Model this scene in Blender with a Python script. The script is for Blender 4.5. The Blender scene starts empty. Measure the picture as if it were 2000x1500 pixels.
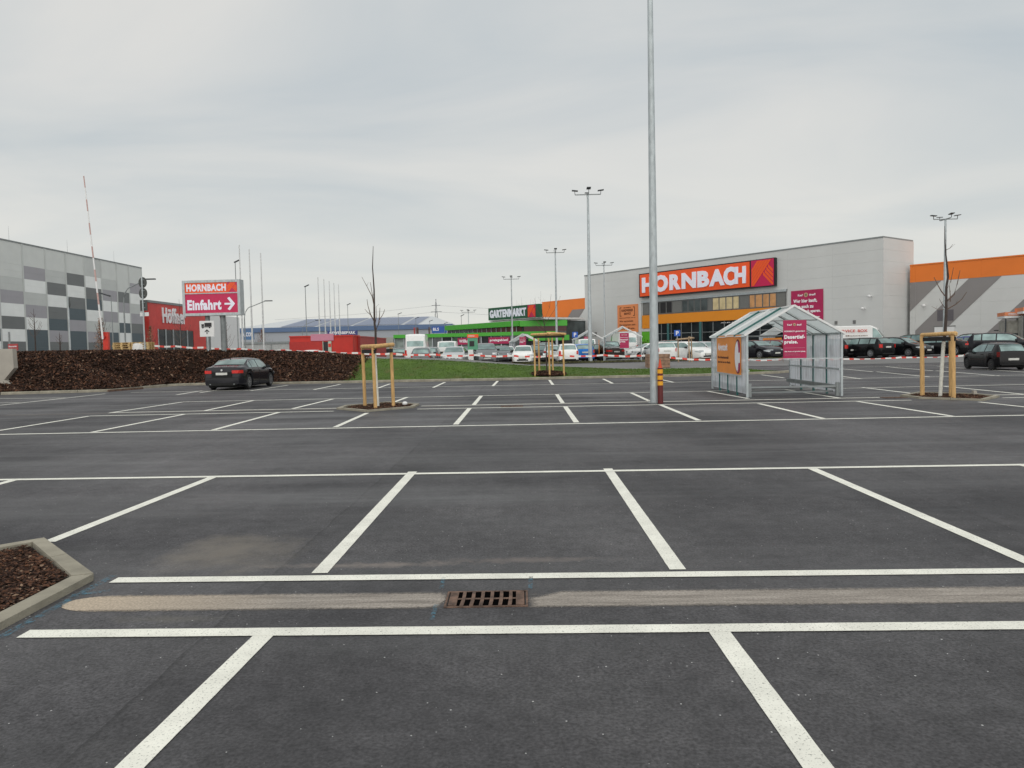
import bpy, math, random
import numpy as np
from mathutils import Matrix, Vector
random.seed(7); np.random.seed(7)
R = math.radians
scene = bpy.context.scene
COL = scene.collection

# ------------------------------------------------------------------ camera, sky, sun, exposure
cd = bpy.data.cameras.new('camera'); cam = bpy.data.objects.new('camera', cd); COL.objects.link(cam)
cd.sensor_width = 36.0; cd.lens = 36.0 * 1480 / 2000; cd.clip_start = 0.05; cd.clip_end = 6000
cam.matrix_world = Matrix(((0.99958723, 0.01986514, 0.02075447, 0.0),
                           (0.01977081, 0.04849422, -0.99862777, 0.0),
                           (-0.02084435, 0.9986259, 0.04808145, 1.6835), (0, 0, 0, 1)))
scene.camera = cam
SUN_EL, SUN_AZ = 38.0, 176.0
world = bpy.data.worlds.new('World'); scene.world = world; world.use_nodes = True
nt = world.node_tree; nt.nodes.clear()
out = nt.nodes.new('ShaderNodeOutputWorld'); bg = nt.nodes.new('ShaderNodeBackground')
sky = nt.nodes.new('ShaderNodeTexSky'); sky.sky_type = 'NISHITA'; sky.sun_disc = False
sky.sun_elevation = R(SUN_EL); sky.sun_rotation = R(SUN_AZ)
sc_ = nt.nodes.new('ShaderNodeVectorMath'); sc_.operation = 'SCALE'; sc_.inputs['Scale'].default_value = 0.10
nt.links.new(sky.outputs[0], sc_.inputs[0])
tc = nt.nodes.new('ShaderNodeTexCoord')
sep = nt.nodes.new('ShaderNodeSeparateXYZ'); nt.links.new(tc.outputs['Generated'], sep.inputs[0])
# planar cloud-deck coordinates: direction / (z + small)
addz = nt.nodes.new('ShaderNodeMath'); addz.operation = 'ADD'; addz.inputs[1].default_value = 0.16
absz = nt.nodes.new('ShaderNodeMath'); absz.operation = 'ABSOLUTE'; nt.links.new(sep.outputs['Z'], absz.inputs[0])
nt.links.new(absz.outputs[0], addz.inputs[0])
dv = nt.nodes.new('ShaderNodeVectorMath'); dv.operation = 'DIVIDE'
cmb = nt.nodes.new('ShaderNodeCombineXYZ')
for i in range(3): nt.links.new(addz.outputs[0], cmb.inputs[i])
nt.links.new(tc.outputs['Generated'], dv.inputs[0]); nt.links.new(cmb.outputs[0], dv.inputs[1])
mp = nt.nodes.new('ShaderNodeMapping'); mp.inputs['Scale'].default_value = (0.55, 1.0, 1.0); mp.inputs['Location'].default_value = (3.1, 1.7, 0)
nt.links.new(dv.outputs[0], mp.inputs[0])
n1 = nt.nodes.new('ShaderNodeTexNoise'); n1.inputs['Scale'].default_value = 1.15; n1.inputs['Detail'].default_value = 7; n1.inputs['Roughness'].default_value = 0.5; n1.inputs['Distortion'].default_value = .6
nt.links.new(mp.outputs[0], n1.inputs['Vector'])
rmp = nt.nodes.new('ShaderNodeValToRGB'); e = rmp.color_ramp.elements
e[0].position = 0.33; e[0].color = (0.455, 0.50, 0.525, 1)
e[1].position = 0.66; e[1].color = (0.635, 0.632, 0.610, 1)
nt.links.new(n1.outputs['Fac'], rmp.inputs[0])
# paler, slightly warm towards the horizon
hr = nt.nodes.new('ShaderNodeMapRange'); hr.inputs['From Min'].default_value = 0.0; hr.inputs['From Max'].default_value = 0.30
hr.inputs['To Min'].default_value = 0.75; hr.inputs['To Max'].default_value = 0.0
nt.links.new(absz.outputs[0], hr.inputs[0])
mh = nt.nodes.new('ShaderNodeMixRGB'); mh.inputs[2].default_value = (0.655, 0.655, 0.61, 1)
nt.links.new(hr.outputs[0], mh.inputs[0]); nt.links.new(rmp.outputs[0], mh.inputs[1])
mx = nt.nodes.new('ShaderNodeMixRGB'); mx.inputs[0].default_value = 0.95
nt.links.new(sc_.outputs[0], mx.inputs[1]); nt.links.new(mh.outputs[0], mx.inputs[2])
nt.links.new(mx.outputs[0], bg.inputs['Color']); bg.inputs['Strength'].default_value = 0.95
nt.links.new(bg.outputs[0], out.inputs[0])
sd = bpy.data.lights.new('sun', 'SUN'); sd.energy = 1.5; sd.angle = R(110); sd.color = (1, 0.97, 0.92)
so = bpy.data.objects.new('sun', sd); COL.objects.link(so)
az = R(SUN_AZ); sdir = Vector((math.sin(az) * math.cos(R(SUN_EL)), math.cos(az) * math.cos(R(SUN_EL)), math.sin(R(SUN_EL))))
so.rotation_euler = sdir.to_track_quat('Z', 'Y').to_euler(); so.location = (0, -20, 30)
scene.view_settings.view_transform = 'Standard'; scene.view_settings.look = 'None'
scene.view_settings.gamma = 1.0; scene.view_settings.exposure = 0.27; scene.view_settings.use_curve_mapping = False

# ------------------------------------------------------------------ materials
MATS = {}
def mat(name, col, rough=0.6, metal=0.0, var=0.12, scale=6.0, bump=0.0, bscale=40.0, coat=0.0, emit=None, es=0.0, alpha=None, spec=0.5, streak=None):
    if name in MATS: return MATS[name]
    m = bpy.data.materials.new(name); m.use_nodes = True; t = m.node_tree
    b = t.nodes['Principled BSDF']
    b.inputs['Roughness'].default_value = rough; b.inputs['Metallic'].default_value = metal
    b.inputs['Specular IOR Level'].default_value = spec
    if coat: b.inputs['Coat Weight'].default_value = coat; b.inputs['Coat Roughness'].default_value = 0.04
    c = t.nodes.new('ShaderNodeTexCoord')
    src = c.outputs['Object']
    if streak:
        mpn = t.nodes.new('ShaderNodeMapping'); mpn.inputs['Scale'].default_value = streak
        t.links.new(src, mpn.inputs[0]); src = mpn.outputs[0]
    n = t.nodes.new('ShaderNodeTexNoise'); n.inputs['Scale'].default_value = scale; n.inputs['Detail'].default_value = 5
    t.links.new(src, n.inputs['Vector'])
    r = t.nodes.new('ShaderNodeValToRGB'); r.color_ramp.elements[0].position = 0.3; r.color_ramp.elements[1].position = 0.7
    lo = [max(0, x * (1 - var)) for x in col[:3]] + [1]; hi = [min(1, x * (1 + var)) for x in col[:3]] + [1]
    r.color_ramp.elements[0].color = lo; r.color_ramp.elements[1].color = hi
    t.links.new(n.outputs['Fac'], r.inputs[0]); t.links.new(r.outputs[0], b.inputs['Base Color'])
    if bump:
        n2 = t.nodes.new('ShaderNodeTexNoise'); n2.inputs['Scale'].default_value = bscale; n2.inputs['Detail'].default_value = 4
        t.links.new(c.outputs['Object'], n2.inputs['Vector'])
        bp = t.nodes.new('ShaderNodeBump'); bp.inputs['Strength'].default_value = bump; bp.inputs['Distance'].default_value = 0.02
        t.links.new(n2.outputs['Fac'], bp.inputs['Height']); t.links.new(bp.outputs[0], b.inputs['Normal'])
    if emit:
        b.inputs['Emission Color'].default_value = (*emit, 1); b.inputs['Emission Strength'].default_value = es
    if alpha is not None:
        b.inputs['Alpha'].default_value = alpha
    MATS[name] = m; return m

def N(t, typ, **kw):
    n = t.nodes.new(typ)
    for k, v in kw.items():
        if k.startswith('i_'): n.inputs[k[2:].replace('_', ' ')].default_value = v
        else: setattr(n, k, v)
    return n

def asphalt_mat():
    m = bpy.data.materials.new('asphalt'); m.use_nodes = True; t = m.node_tree; L = t.links.new
    b = t.nodes['Principled BSDF']; c = N(t, 'ShaderNodeTexCoord'); P = c.outputs['Object']
    big = N(t, 'ShaderNodeTexNoise', i_Scale=0.22, i_Detail=6.0, i_Roughness=0.62); L(P, big.inputs['Vector'])
    mpn = N(t, 'ShaderNodeMapping'); mpn.inputs['Scale'].default_value = (0.12, 1.1, 1); L(P, mpn.inputs[0])
    stk = N(t, 'ShaderNodeTexNoise', i_Scale=0.9, i_Detail=5.0, i_Roughness=0.6); L(mpn.outputs[0], stk.inputs['Vector'])
    r1 = N(t, 'ShaderNodeValToRGB'); e = r1.color_ramp.elements
    e[0].position = 0.38; e[0].color = (0.032, 0.031, 0.034, 1); e[1].position = 0.63; e[1].color = (0.086, 0.083, 0.086, 1)
    L(big.outputs['Fac'], r1.inputs[0])
    r2 = N(t, 'ShaderNodeMapRange'); r2.inputs['From Min'].default_value = .3; r2.inputs['From Max'].default_value = .7
    r2.inputs['To Min'].default_value = .82; r2.inputs['To Max'].default_value = 1.2
    L(stk.outputs['Fac'], r2.inputs[0])
    m1 = N(t, 'ShaderNodeVectorMath', operation='SCALE'); L(r1.outputs[0], m1.inputs[0]); L(r2.outputs[0], m1.inputs['Scale'])
    mpv = N(t, 'ShaderNodeMapping'); mpv.inputs['Scale'].default_value = (1.6, .07, 1); mpv.inputs['Rotation'].default_value = (0, 0, .05); L(P, mpv.inputs[0])
    stv = N(t, 'ShaderNodeTexNoise', i_Scale=1.0, i_Detail=6.0, i_Roughness=0.6); L(mpv.outputs[0], stv.inputs['Vector'])
    rv = N(t, 'ShaderNodeMapRange'); rv.inputs['From Min'].default_value = .3; rv.inputs['From Max'].default_value = .7
    rv.inputs['To Min'].default_value = .86; rv.inputs['To Max'].default_value = 1.16; L(stv.outputs['Fac'], rv.inputs[0])
    m1b = N(t, 'ShaderNodeVectorMath', operation='SCALE'); L(m1.outputs[0], m1b.inputs[0]); L(rv.outputs[0], m1b.inputs['Scale']); m1 = m1b
    mid = N(t, 'ShaderNodeTexNoise', i_Scale=7.0, i_Detail=6.0, i_Roughness=0.7); L(P, mid.inputs['Vector'])
    rm_ = N(t, 'ShaderNodeMapRange'); rm_.inputs['From Min'].default_value = .3; rm_.inputs['From Max'].default_value = .7
    rm_.inputs['To Min'].default_value = .78; rm_.inputs['To Max'].default_value = 1.22; L(mid.outputs['Fac'], rm_.inputs[0])
    m1c = N(t, 'ShaderNodeVectorMath', operation='SCALE'); L(m1.outputs[0], m1c.inputs[0]); L(rm_.outputs[0], m1c.inputs['Scale']); m1 = m1c
    # aggregate: fine dark / light grains
    fine = N(t, 'ShaderNodeTexNoise', i_Scale=55.0, i_Detail=5.0, i_Roughness=0.7); L(P, fine.inputs['Vector'])
    r3 = N(t, 'ShaderNodeMapRange'); r3.inputs['From Min'].default_value = .3; r3.inputs['From Max'].default_value = .7
    r3.inputs['To Min'].default_value = .35; r3.inputs['To Max'].default_value = 1.75
    L(fine.outputs['Fac'], r3.inputs[0])
    m2 = N(t, 'ShaderNodeVectorMath', operation='SCALE'); L(m1.outputs[0], m2.inputs[0]); L(r3.outputs[0], m2.inputs['Scale'])
    # paving lanes 6.2 m wide: a thin dark joint and a faint change of tone from lane to lane
    spx = N(t, 'ShaderNodeSeparateXYZ'); L(P, spx.inputs[0])
    jn = N(t, 'ShaderNodeTexNoise', i_Scale=1.5, i_Detail=4.0); L(P, jn.inputs['Vector'])
    jx = N(t, 'ShaderNodeMath', operation='MULTIPLY_ADD'); jx.inputs[1].default_value = .10; L(jn.outputs['Fac'], jx.inputs[0]); L(spx.outputs['X'], jx.inputs[2])
    jd = N(t, 'ShaderNodeMath', operation='DIVIDE'); jd.inputs[1].default_value = 6.2; L(jx.outputs[0], jd.inputs[0])
    jo = N(t, 'ShaderNodeMath', operation='ADD'); jo.inputs[1].default_value = 20.31; L(jd.outputs[0], jo.inputs[0])
    jf = N(t, 'ShaderNodeMath', operation='FRACT'); L(jo.outputs[0], jf.inputs[0])
    jm = N(t, 'ShaderNodeMapRange'); jm.inputs['From Min'].default_value = .0; jm.inputs['From Max'].default_value = .006; jm.inputs['To Min'].default_value = .62; jm.inputs['To Max'].default_value = 1.0; L(jf.outputs[0], jm.inputs[0])
    fl = N(t, 'ShaderNodeMath', operation='FLOOR'); L(jo.outputs[0], fl.inputs[0]); wn = N(t, 'ShaderNodeTexWhiteNoise', noise_dimensions='1D'); L(fl.outputs[0], wn.inputs['W'])
    lm = N(t, 'ShaderNodeMapRange'); lm.inputs['To Min'].default_value = .90; lm.inputs['To Max'].default_value = 1.10; L(wn.outputs['Value'], lm.inputs[0])
    jl = N(t, 'ShaderNodeMath', operation='MULTIPLY'); L(jm.outputs[0], jl.inputs[0]); L(lm.outputs[0], jl.inputs[1])
    # scattered oil drips and small dark scars
    ov = N(t, 'ShaderNodeTexVoronoi', i_Scale=.85); L(P, ov.inputs['Vector']); on = N(t, 'ShaderNodeTexNoise', i_Scale=9.0, i_Detail=5.0); L(P, on.inputs['Vector'])
    oa = N(t, 'ShaderNodeMath', operation='MULTIPLY_ADD'); oa.inputs[1].default_value = .22; L(on.outputs['Fac'], oa.inputs[0]); L(ov.outputs['Distance'], oa.inputs[2])
    om = N(t, 'ShaderNodeMapRange'); om.inputs['From Min'].default_value = .13; om.inputs['From Max'].default_value = .22; om.inputs['To Min'].default_value = .66; om.inputs['To Max'].default_value = 1.0; L(oa.outputs[0], om.inputs[0])
    ol = N(t, 'ShaderNodeMath', operation='MULTIPLY'); L(jl.outputs[0], ol.inputs[0]); L(om.outputs[0], ol.inputs[1])
    m2b = N(t, 'ShaderNodeVectorMath', operation='SCALE'); L(m2.outputs[0], m2b.inputs[0]); L(ol.outputs[0], m2b.inputs['Scale']); m2 = m2b
    # rare white chippings
    vo = N(t, 'ShaderNodeTexVoronoi', i_Scale=26.0); L(P, vo.inputs['Vector'])
    sc = N(t, 'ShaderNodeSeparateColor'); L(vo.outputs['Color'], sc.inputs[0])
    pw = N(t, 'ShaderNodeMath', operation='POWER'); pw.inputs[1].default_value = 3.0; L(sc.outputs[1], pw.inputs[0])
    th = N(t, 'ShaderNodeMath', operation='MULTIPLY_ADD'); th.inputs[1].default_value = .12; th.inputs[2].default_value = .025; L(pw.outputs[0], th.inputs[0])
    vr = N(t, 'ShaderNodeMath', operation='LESS_THAN'); L(th.outputs[0], vr.inputs[1]); L(vo.outputs['Distance'], vr.inputs[0])
    g2 = N(t, 'ShaderNodeMath', operation='GREATER_THAN'); g2.inputs[1].default_value = 0.66; L(sc.outputs[0], g2.inputs[0])
    mu = N(t, 'ShaderNodeMath', operation='MULTIPLY'); L(vr.outputs[0], mu.inputs[0]); L(g2.outputs[0], mu.inputs[1])
    mw = N(t, 'ShaderNodeMixRGB'); mw.inputs[2].default_value = (.50, .50, .49, 1); L(mu.outputs[0], mw.inputs[0]); L(m2.outputs[0], mw.inputs[1])
    # a dusty brown stain left of centre and one along the second line
    prev = mw.outputs[0]
    for (cx, cy, sx, sy, colr, amt, ns) in ((-2.55, 6.35, .75, .75, (.17, .15, .125, 1), .75, 1.6), (-1.3, 5.87, 1.0, .10, (.20, .17, .15, 1), .8, 6.0),
                                        (-2.35, 4.72, .5, .1, (.14, .13, .11, 1), .5, 5.0), (-0.05, 5.95, .9, .1, (.17, .14, .125, 1), .6, 6.0)):
        mm = N(t, 'ShaderNodeMapping'); mm.inputs['Location'].default_value = (-cx / sx, -cy / sy, 0); mm.inputs['Scale'].default_value = (1 / sx, 1 / sy, 0)
        L(P, mm.inputs[0]); ln = N(t, 'ShaderNodeVectorMath', operation='LENGTH'); L(mm.outputs[0], ln.inputs[0])
        nn = N(t, 'ShaderNodeTexNoise', i_Scale=ns, i_Detail=6.0, i_Roughness=0.7); L(P, nn.inputs['Vector'])
        ad = N(t, 'ShaderNodeMath', operation='MULTIPLY_ADD'); ad.inputs[1].default_value = 2.4; L(nn.outputs['Fac'], ad.inputs[0]); L(ln.outputs['Value'], ad.inputs[2])
        mr = N(t, 'ShaderNodeMapRange'); mr.inputs['From Min'].default_value = 1.25; mr.inputs['From Max'].default_value = 2.1
        mr.inputs['To Min'].default_value = amt; mr.inputs['To Max'].default_value = 0
        L(ad.outputs[0], mr.inputs[0])
        mb = N(t, 'ShaderNodeMixRGB'); mb.inputs[2].default_value = colr; L(mr.outputs[0], mb.inputs[0]); L(prev, mb.inputs[1]); prev = mb.outputs[0]
    L(prev, b.inputs['Base Color'])
    rr = N(t, 'ShaderNodeMapRange'); rr.inputs['From Min'].default_value = .3; rr.inputs['From Max'].default_value = .7
    rr.inputs['To Min'].default_value = .42; rr.inputs['To Max'].default_value = .85
    L(stk.outputs['Fac'], rr.inputs[0]); L(rr.outputs[0], b.inputs['Roughness'])
    b.inputs['Specular IOR Level'].default_value = 0.42
    bp = N(t, 'ShaderNodeBump'); bp.inputs['Strength'].default_value = 0.55; bp.inputs['Distance'].default_value = 0.006
    L(fine.outputs['Fac'], bp.inputs['Height']); L(bp.outputs[0], b.inputs['Normal'])
    return m
M_ASPH = asphalt_mat()

def paint_mat():
    m = bpy.data.materials.new('road_paint'); m.use_nodes = True; t = m.node_tree; L = t.links.new
    b = t.nodes['Principled BSDF']; c = N(t, 'ShaderNodeTexCoord'); P = c.outputs['Object']
    f = N(t, 'ShaderNodeTexNoise', i_Scale=70.0, i_Detail=3.0, i_Roughness=0.7); L(P, f.inputs['Vector'])
    r = N(t, 'ShaderNodeValToRGB'); e = r.color_ramp.elements
    e[0].position = 0.33; e[0].color = (0.30, 0.30, 0.27, 1); e[1].position = 0.43; e[1].color = (0.88, 0.87, 0.775, 1)
    L(f.outputs['Fac'], r.inputs[0])
    g = N(t, 'ShaderNodeTexNoise', i_Scale=3.2, i_Detail=8.0, i_Roughness=.65); L(P, g.inputs['Vector'])
    mr = N(t, 'ShaderNodeMapRange'); mr.inputs['From Min'].default_value = .3; mr.inputs['From Max'].default_value = .7
    mr.inputs['To Min'].default_value = .78; mr.inputs['To Max'].default_value = 1.04; L(g.outputs['Fac'], mr.inputs[0])
    s = N(t, 'ShaderNodeVectorMath', operation='SCALE'); L(r.outputs[0], s.inputs[0]); L(mr.outputs[0], s.inputs['Scale'])
    L(s.outputs[0], b.inputs['Base Color']); b.inputs['Roughness'].default_value = .65
    bp = N(t, 'ShaderNodeBump'); bp.inputs['Strength'].default_value = 0.4; bp.inputs['Distance'].default_value = 0.004
    L(f.outputs['Fac'], bp.inputs['Height']); L(bp.outputs[0], b.inputs['Normal'])
    return m
M_LINE = paint_mat()

def sediment_mat():
    m = bpy.data.materials.new('gutter_sediment'); m.use_nodes = True; t = m.node_tree; L = t.links.new
    b = t.nodes['Principled BSDF']; c = N(t, 'ShaderNodeTexCoord'); P = c.outputs['Object']
    sp = N(t, 'ShaderNodeSeparateXYZ'); L(P, sp.inputs[0])
    mr = N(t, 'ShaderNodeMapRange'); mr.inputs['From Min'].default_value = -3.0; mr.inputs['From Max'].default_value = -1.6; L(sp.outputs['X'], mr.inputs[0])
    mpn = N(t, 'ShaderNodeMapping'); mpn.inputs['Scale'].default_value = (.5, 5, 1); L(P, mpn.inputs[0])
    n = N(t, 'ShaderNodeTexNoise', i_Scale=3.0, i_Detail=6.0, i_Roughness=.65); L(mpn.outputs[0], n.inputs['Vector'])
    r = N(t, 'ShaderNodeValToRGB'); e = r.color_ramp.elements
    e[0].position = .34; e[0].color = (.20, .175, .15, 1); e[1].position = .62; e[1].color = (.36, .32, .28, 1); L(n.outputs['Fac'], r.inputs[0])
    mm = N(t, 'ShaderNodeMixRGB'); mm.inputs[1].default_value = (.47, .385, .29, 1); L(mr.outputs[0], mm.inputs[0]); L(r.outputs[0], mm.inputs[2])
    f = N(t, 'ShaderNodeTexNoise', i_Scale=60.0, i_Detail=4.0, i_Roughness=.7); L(P, f.inputs['Vector'])
    m2 = N(t, 'ShaderNodeMapRange'); m2.inputs['From Min'].default_value = .3; m2.inputs['From Max'].default_value = .7
    m2.inputs['To Min'].default_value = .6; m2.inputs['To Max'].default_value = 1.3; L(f.outputs['Fac'], m2.inputs[0])
    s = N(t, 'ShaderNodeVectorMath', operation='SCALE'); L(mm.outputs[0], s.inputs[0]); L(m2.outputs[0], s.inputs['Scale'])
    L(s.outputs[0], b.inputs['Base Color']); b.inputs['Roughness'].default_value = .8
    at = N(t, 'ShaderNodeAttribute', attribute_name='edge'); en = N(t, 'ShaderNodeTexNoise', i_Scale=26.0, i_Detail=7.0, i_Roughness=.75); L(P, en.inputs['Vector'])
    ea = N(t, 'ShaderNodeMath', operation='MULTIPLY_ADD'); ea.inputs[1].default_value = .55; L(en.outputs['Fac'], ea.inputs[0]); L(at.outputs['Fac'], ea.inputs[2])
    em = N(t, 'ShaderNodeMapRange'); em.inputs['From Min'].default_value = .30; em.inputs['From Max'].default_value = .60; L(ea.outputs[0], em.inputs[0]); L(em.outputs[0], b.inputs['Alpha'])
    bp = N(t, 'ShaderNodeBump'); bp.inputs['Strength'].default_value = 0.6; bp.inputs['Distance'].default_value = 0.005
    L(f.outputs['Fac'], bp.inputs['Height']); L(bp.outputs[0], b.inputs['Normal'])
    return m

def grass_mat():
    m = bpy.data.materials.new('grass'); m.use_nodes = True; t = m.node_tree; L = t.links.new
    b = t.nodes['Principled BSDF']; c = N(t, 'ShaderNodeTexCoord'); P = c.outputs['Object']
    n = N(t, 'ShaderNodeTexNoise', i_Scale=0.5, i_Detail=8.0, i_Roughness=.72); L(P, n.inputs['Vector'])
    r = N(t, 'ShaderNodeValToRGB'); e = r.color_ramp.elements
    e[0].position = .30; e[0].color = (.135, .125, .03, 1); e[1].position = .66; e[1].color = (.078, .15, .006, 1)
    e2 = r.color_ramp.elements.new(.46); e2.color = (.055, .11, .005, 1); L(n.outputs['Fac'], r.inputs[0])
    f = N(t, 'ShaderNodeTexNoise', i_Scale=14.0, i_Detail=5.0, i_Roughness=.7); L(P, f.inputs['Vector'])
    m2 = N(t, 'ShaderNodeMapRange'); m2.inputs['From Min'].default_value = .3; m2.inputs['From Max'].default_value = .7
    m2.inputs['To Min'].default_value = .6; m2.inputs['To Max'].default_value = 1.35; L(f.outputs['Fac'], m2.inputs[0])
    s = N(t, 'ShaderNodeVectorMath', operation='SCALE'); L(r.outputs[0], s.inputs[0]); L(m2.outputs[0], s.inputs['Scale'])
    L(s.outputs[0], b.inputs['Base Color']); b.inputs['Roughness'].default_value = .85
    bp = N(t, 'ShaderNodeBump'); bp.inputs['Strength'].default_value = 0.8; bp.inputs['Distance'].default_value = 0.06
    L(f.outputs['Fac'], bp.inputs['Height']); L(bp.outputs[0], b.inputs['Normal'])
    return m
M_GRASS = grass_mat()
M_MULCH = mat('bark_soil', (.020, .012, .008), .95, spec=.1, var=.5, scale=5, bump=.9, bscale=18)
M_CHIP = [mat('bark_chip_dark', (.036, .018, .012), .9, var=.5, scale=3, spec=.25), mat('bark_chip_brown', (.104, .048, .027), .9, var=.5, scale=3, spec=.25),
          mat('bark_chip_pale', (.24, .155, .10), .85, var=.3, scale=3)]
M_KERB = mat('kerb_concrete', (.30, .275, .215), .85, var=.22, scale=4, bump=.4, bscale=60)
M_CONC = mat('wall_concrete', (.40, .37, .32), .85, var=.12, scale=1.5, bump=.3, bscale=30)
M_WOOD = mat('peeled_pine', (.60, .37, .15), .7, var=.25, scale=3, bump=.3, bscale=30, streak=(6, 6, 1))
M_WOODG = mat('weathered_pine', (.38, .27, .17), .8, var=.3, scale=3, streak=(6, 6, 1))
M_BELT = mat('black_webbing', (.012, .010, .010), .8)
M_LIME = mat('white_trunk_paint', (.70, .69, .62), .8, var=.12, scale=8, bump=.4)
M_BARK = mat('dark_bark', (.055, .040, .034), .85, var=.4, scale=10)
M_TWIG = mat('twig_bark', (.13, .085, .062), .85, var=.3, scale=10)
M_GALV = mat('galvanised_steel', (.46, .50, .51), .5, .35, var=.16, scale=5, streak=(2, 2, .7))
M_GALVD = mat('dull_galvanised', (.27, .29, .29), .6, .3, var=.14, scale=4)
M_DMETAL = mat('dark_metal', (.05, .055, .06), .5, .3)
M_WHITE = mat('white_plastic', (.76, .76, .75), .5, var=.04)
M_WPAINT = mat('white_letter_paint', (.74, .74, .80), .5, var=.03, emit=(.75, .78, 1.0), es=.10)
M_PRINTW = mat('white_print', (.84, .82, .84), .6, var=.05)
M_PRINTB = mat('brown_print', (.15, .045, .012), .6, var=.1)
M_PRINTP = mat('pink_print', (.55, .22, .30), .6, var=.05)
M_ORSIGN = mat('orange_sign_face', (.80, .088, .012), .4, var=.05, emit=(1, .1, .01), es=.06)
M_MAG = mat('magenta_poster', (.42, .012, .085), .5, var=.08, scale=2)
M_MAGSIGN = mat('magenta_sign_face', (.50, .008, .075), .4, var=.05, emit=(.8, .0, .08), es=.05)
M_ORPOST = mat('orange_poster', (.80, .27, .035), .55, var=.07, scale=1.5)
M_SALMON = mat('salmon_orange_poster', (.78, .27, .10), .55, var=.05, scale=1.5)
M_BLACK = mat('black_metal', (.014, .012, .014), .5)
M_GREEN = mat('green_cladding', (.070, .40, .035), .5, var=.06, scale=.6)
M_GREENB = mat('bright_green_cladding', (.11, .42, .02), .5, var=.04)
M_DKGREEN = mat('dark_green_sign_face', (.015, .10, .045), .5, var=.06)
M_ORANGE = mat('orange_cladding', (.78, .19, .020), .5, var=.04, scale=.5)
M_AMBER = mat('amber_orange_cladding', (.78, .27, .012), .5, var=.04, scale=.5)
M_LGREY = mat('light_grey_cladding', (.60, .605, .59), .55, var=.035, scale=.4)
M_MGREY = mat('warm_grey_cladding', (.24, .225, .22), .55, var=.05, scale=.4)
M_REDW = mat('red_cladding', (.60, .05, .04), .5, var=.12, scale=.8)
M_REDC = mat('red_container_paint', (.52, .022, .012), .45, var=.10, scale=1.2)
M_REDD = mat('faded_red_paint', (.40, .055, .055), .5, var=.12, scale=2)
M_RED = mat('signal_red', (.62, .030, .012), .4)
M_TAPER = mat('red_tape', (.66, .055, .035), .5, var=.08)
M_TAPEW = mat('white_tape', (.74, .73, .70), .5, var=.06)
M_GLASSD = mat('dark_glazing', (.014, .018, .020), .15, var=.6, scale=.6, spec=.22)
M_GLASSG = mat('grey_glazing', (.07, .085, .085), .12, var=.45, scale=.8, spec=.6)
M_CARGL = mat('car_glass', (.22, .30, .29), .06, .5, var=.35, scale=1.6)
M_TYRE = mat('tyre_rubber', (.014, .014, .015), .8, var=.2)
M_RIM = mat('alloy_rim', (.42, .43, .45), .35, .7, var=.08)
M_HUB = mat('black_wheel_cover', (.02, .02, .022), .4)
M_TAIL = mat('tail_light_red', (.60, .018, .012), .2, var=.15, coat=.5)
M_HEAD = mat('headlight_glass', (.62, .66, .68), .15, .4, var=.15, coat=.5)
M_PLATE = mat('number_plate_white', (.62, .62, .58), .5)
M_UNDER = mat('under_body', (.010, .010, .010), .9)
M_CHROME = mat('chrome_trim', (.62, .63, .64), .2, .9)
M_BLUE = mat('blue_sign', (.02, .11, .50), .5)
M_TURF = mat('verge_turf', (.095, .092, .042), .9, var=.4, scale=1.2, bump=.5, bscale=8)
M_RUST = mat('rusty_cast_iron', (.135, .082, .058), .8, .1, var=.65, scale=11, bump=.6, bscale=60)
M_PIT = mat('drain_pit_shade', (.003, .003, .003), 1.0, spec=.0)  # flat black, stands in for the shade down the drain

def sheet_mat(name, col, a0, a1, tr, scale):
    """clear or milky plastic: part gloss, part light let through, part see-through"""
    m = bpy.data.materials.new(name); m.use_nodes = True; t = m.node_tree; L = t.links.new
    b = t.nodes['Principled BSDF']; o = t.nodes['Material Output']; b.inputs['Base Color'].default_value = col; b.inputs['Roughness'].default_value = .25
    tl = N(t, 'ShaderNodeBsdfTranslucent'); tl.inputs[0].default_value = col; tp = N(t, 'ShaderNodeBsdfTransparent')
    mx1 = N(t, 'ShaderNodeMixShader'); mx1.inputs[0].default_value = tr; L(b.outputs[0], mx1.inputs[1]); L(tl.outputs[0], mx1.inputs[2])
    c = N(t, 'ShaderNodeTexCoord'); mpn = N(t, 'ShaderNodeMapping'); mpn.inputs['Scale'].default_value = scale; L(c.outputs['Object'], mpn.inputs[0])
    n = N(t, 'ShaderNodeTexNoise', i_Scale=2.0, i_Detail=4.0); L(mpn.outputs[0], n.inputs['Vector'])
    mr = N(t, 'ShaderNodeMapRange'); mr.inputs['From Min'].default_value = .3; mr.inputs['From Max'].default_value = .7; mr.inputs['To Min'].default_value = a0; mr.inputs['To Max'].default_value = a1; L(n.outputs['Fac'], mr.inputs[0])
    mx2 = N(t, 'ShaderNodeMixShader'); L(mr.outputs[0], mx2.inputs[0]); L(tp.outputs[0], mx2.inputs[1]); L(mx1.outputs[0], mx2.inputs[2]); L(mx2.outputs[0], o.inputs[0]); return m
M_POLY = sheet_mat('clear_polycarbonate', (.92, .945, .98, 1), .34, .74, .5, (3, 3, .6))
M_ROOFP = sheet_mat('milky_roof_sheet', (.93, .965, .96, 1), .93, .98, .55, (2, .5, 2))

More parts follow.
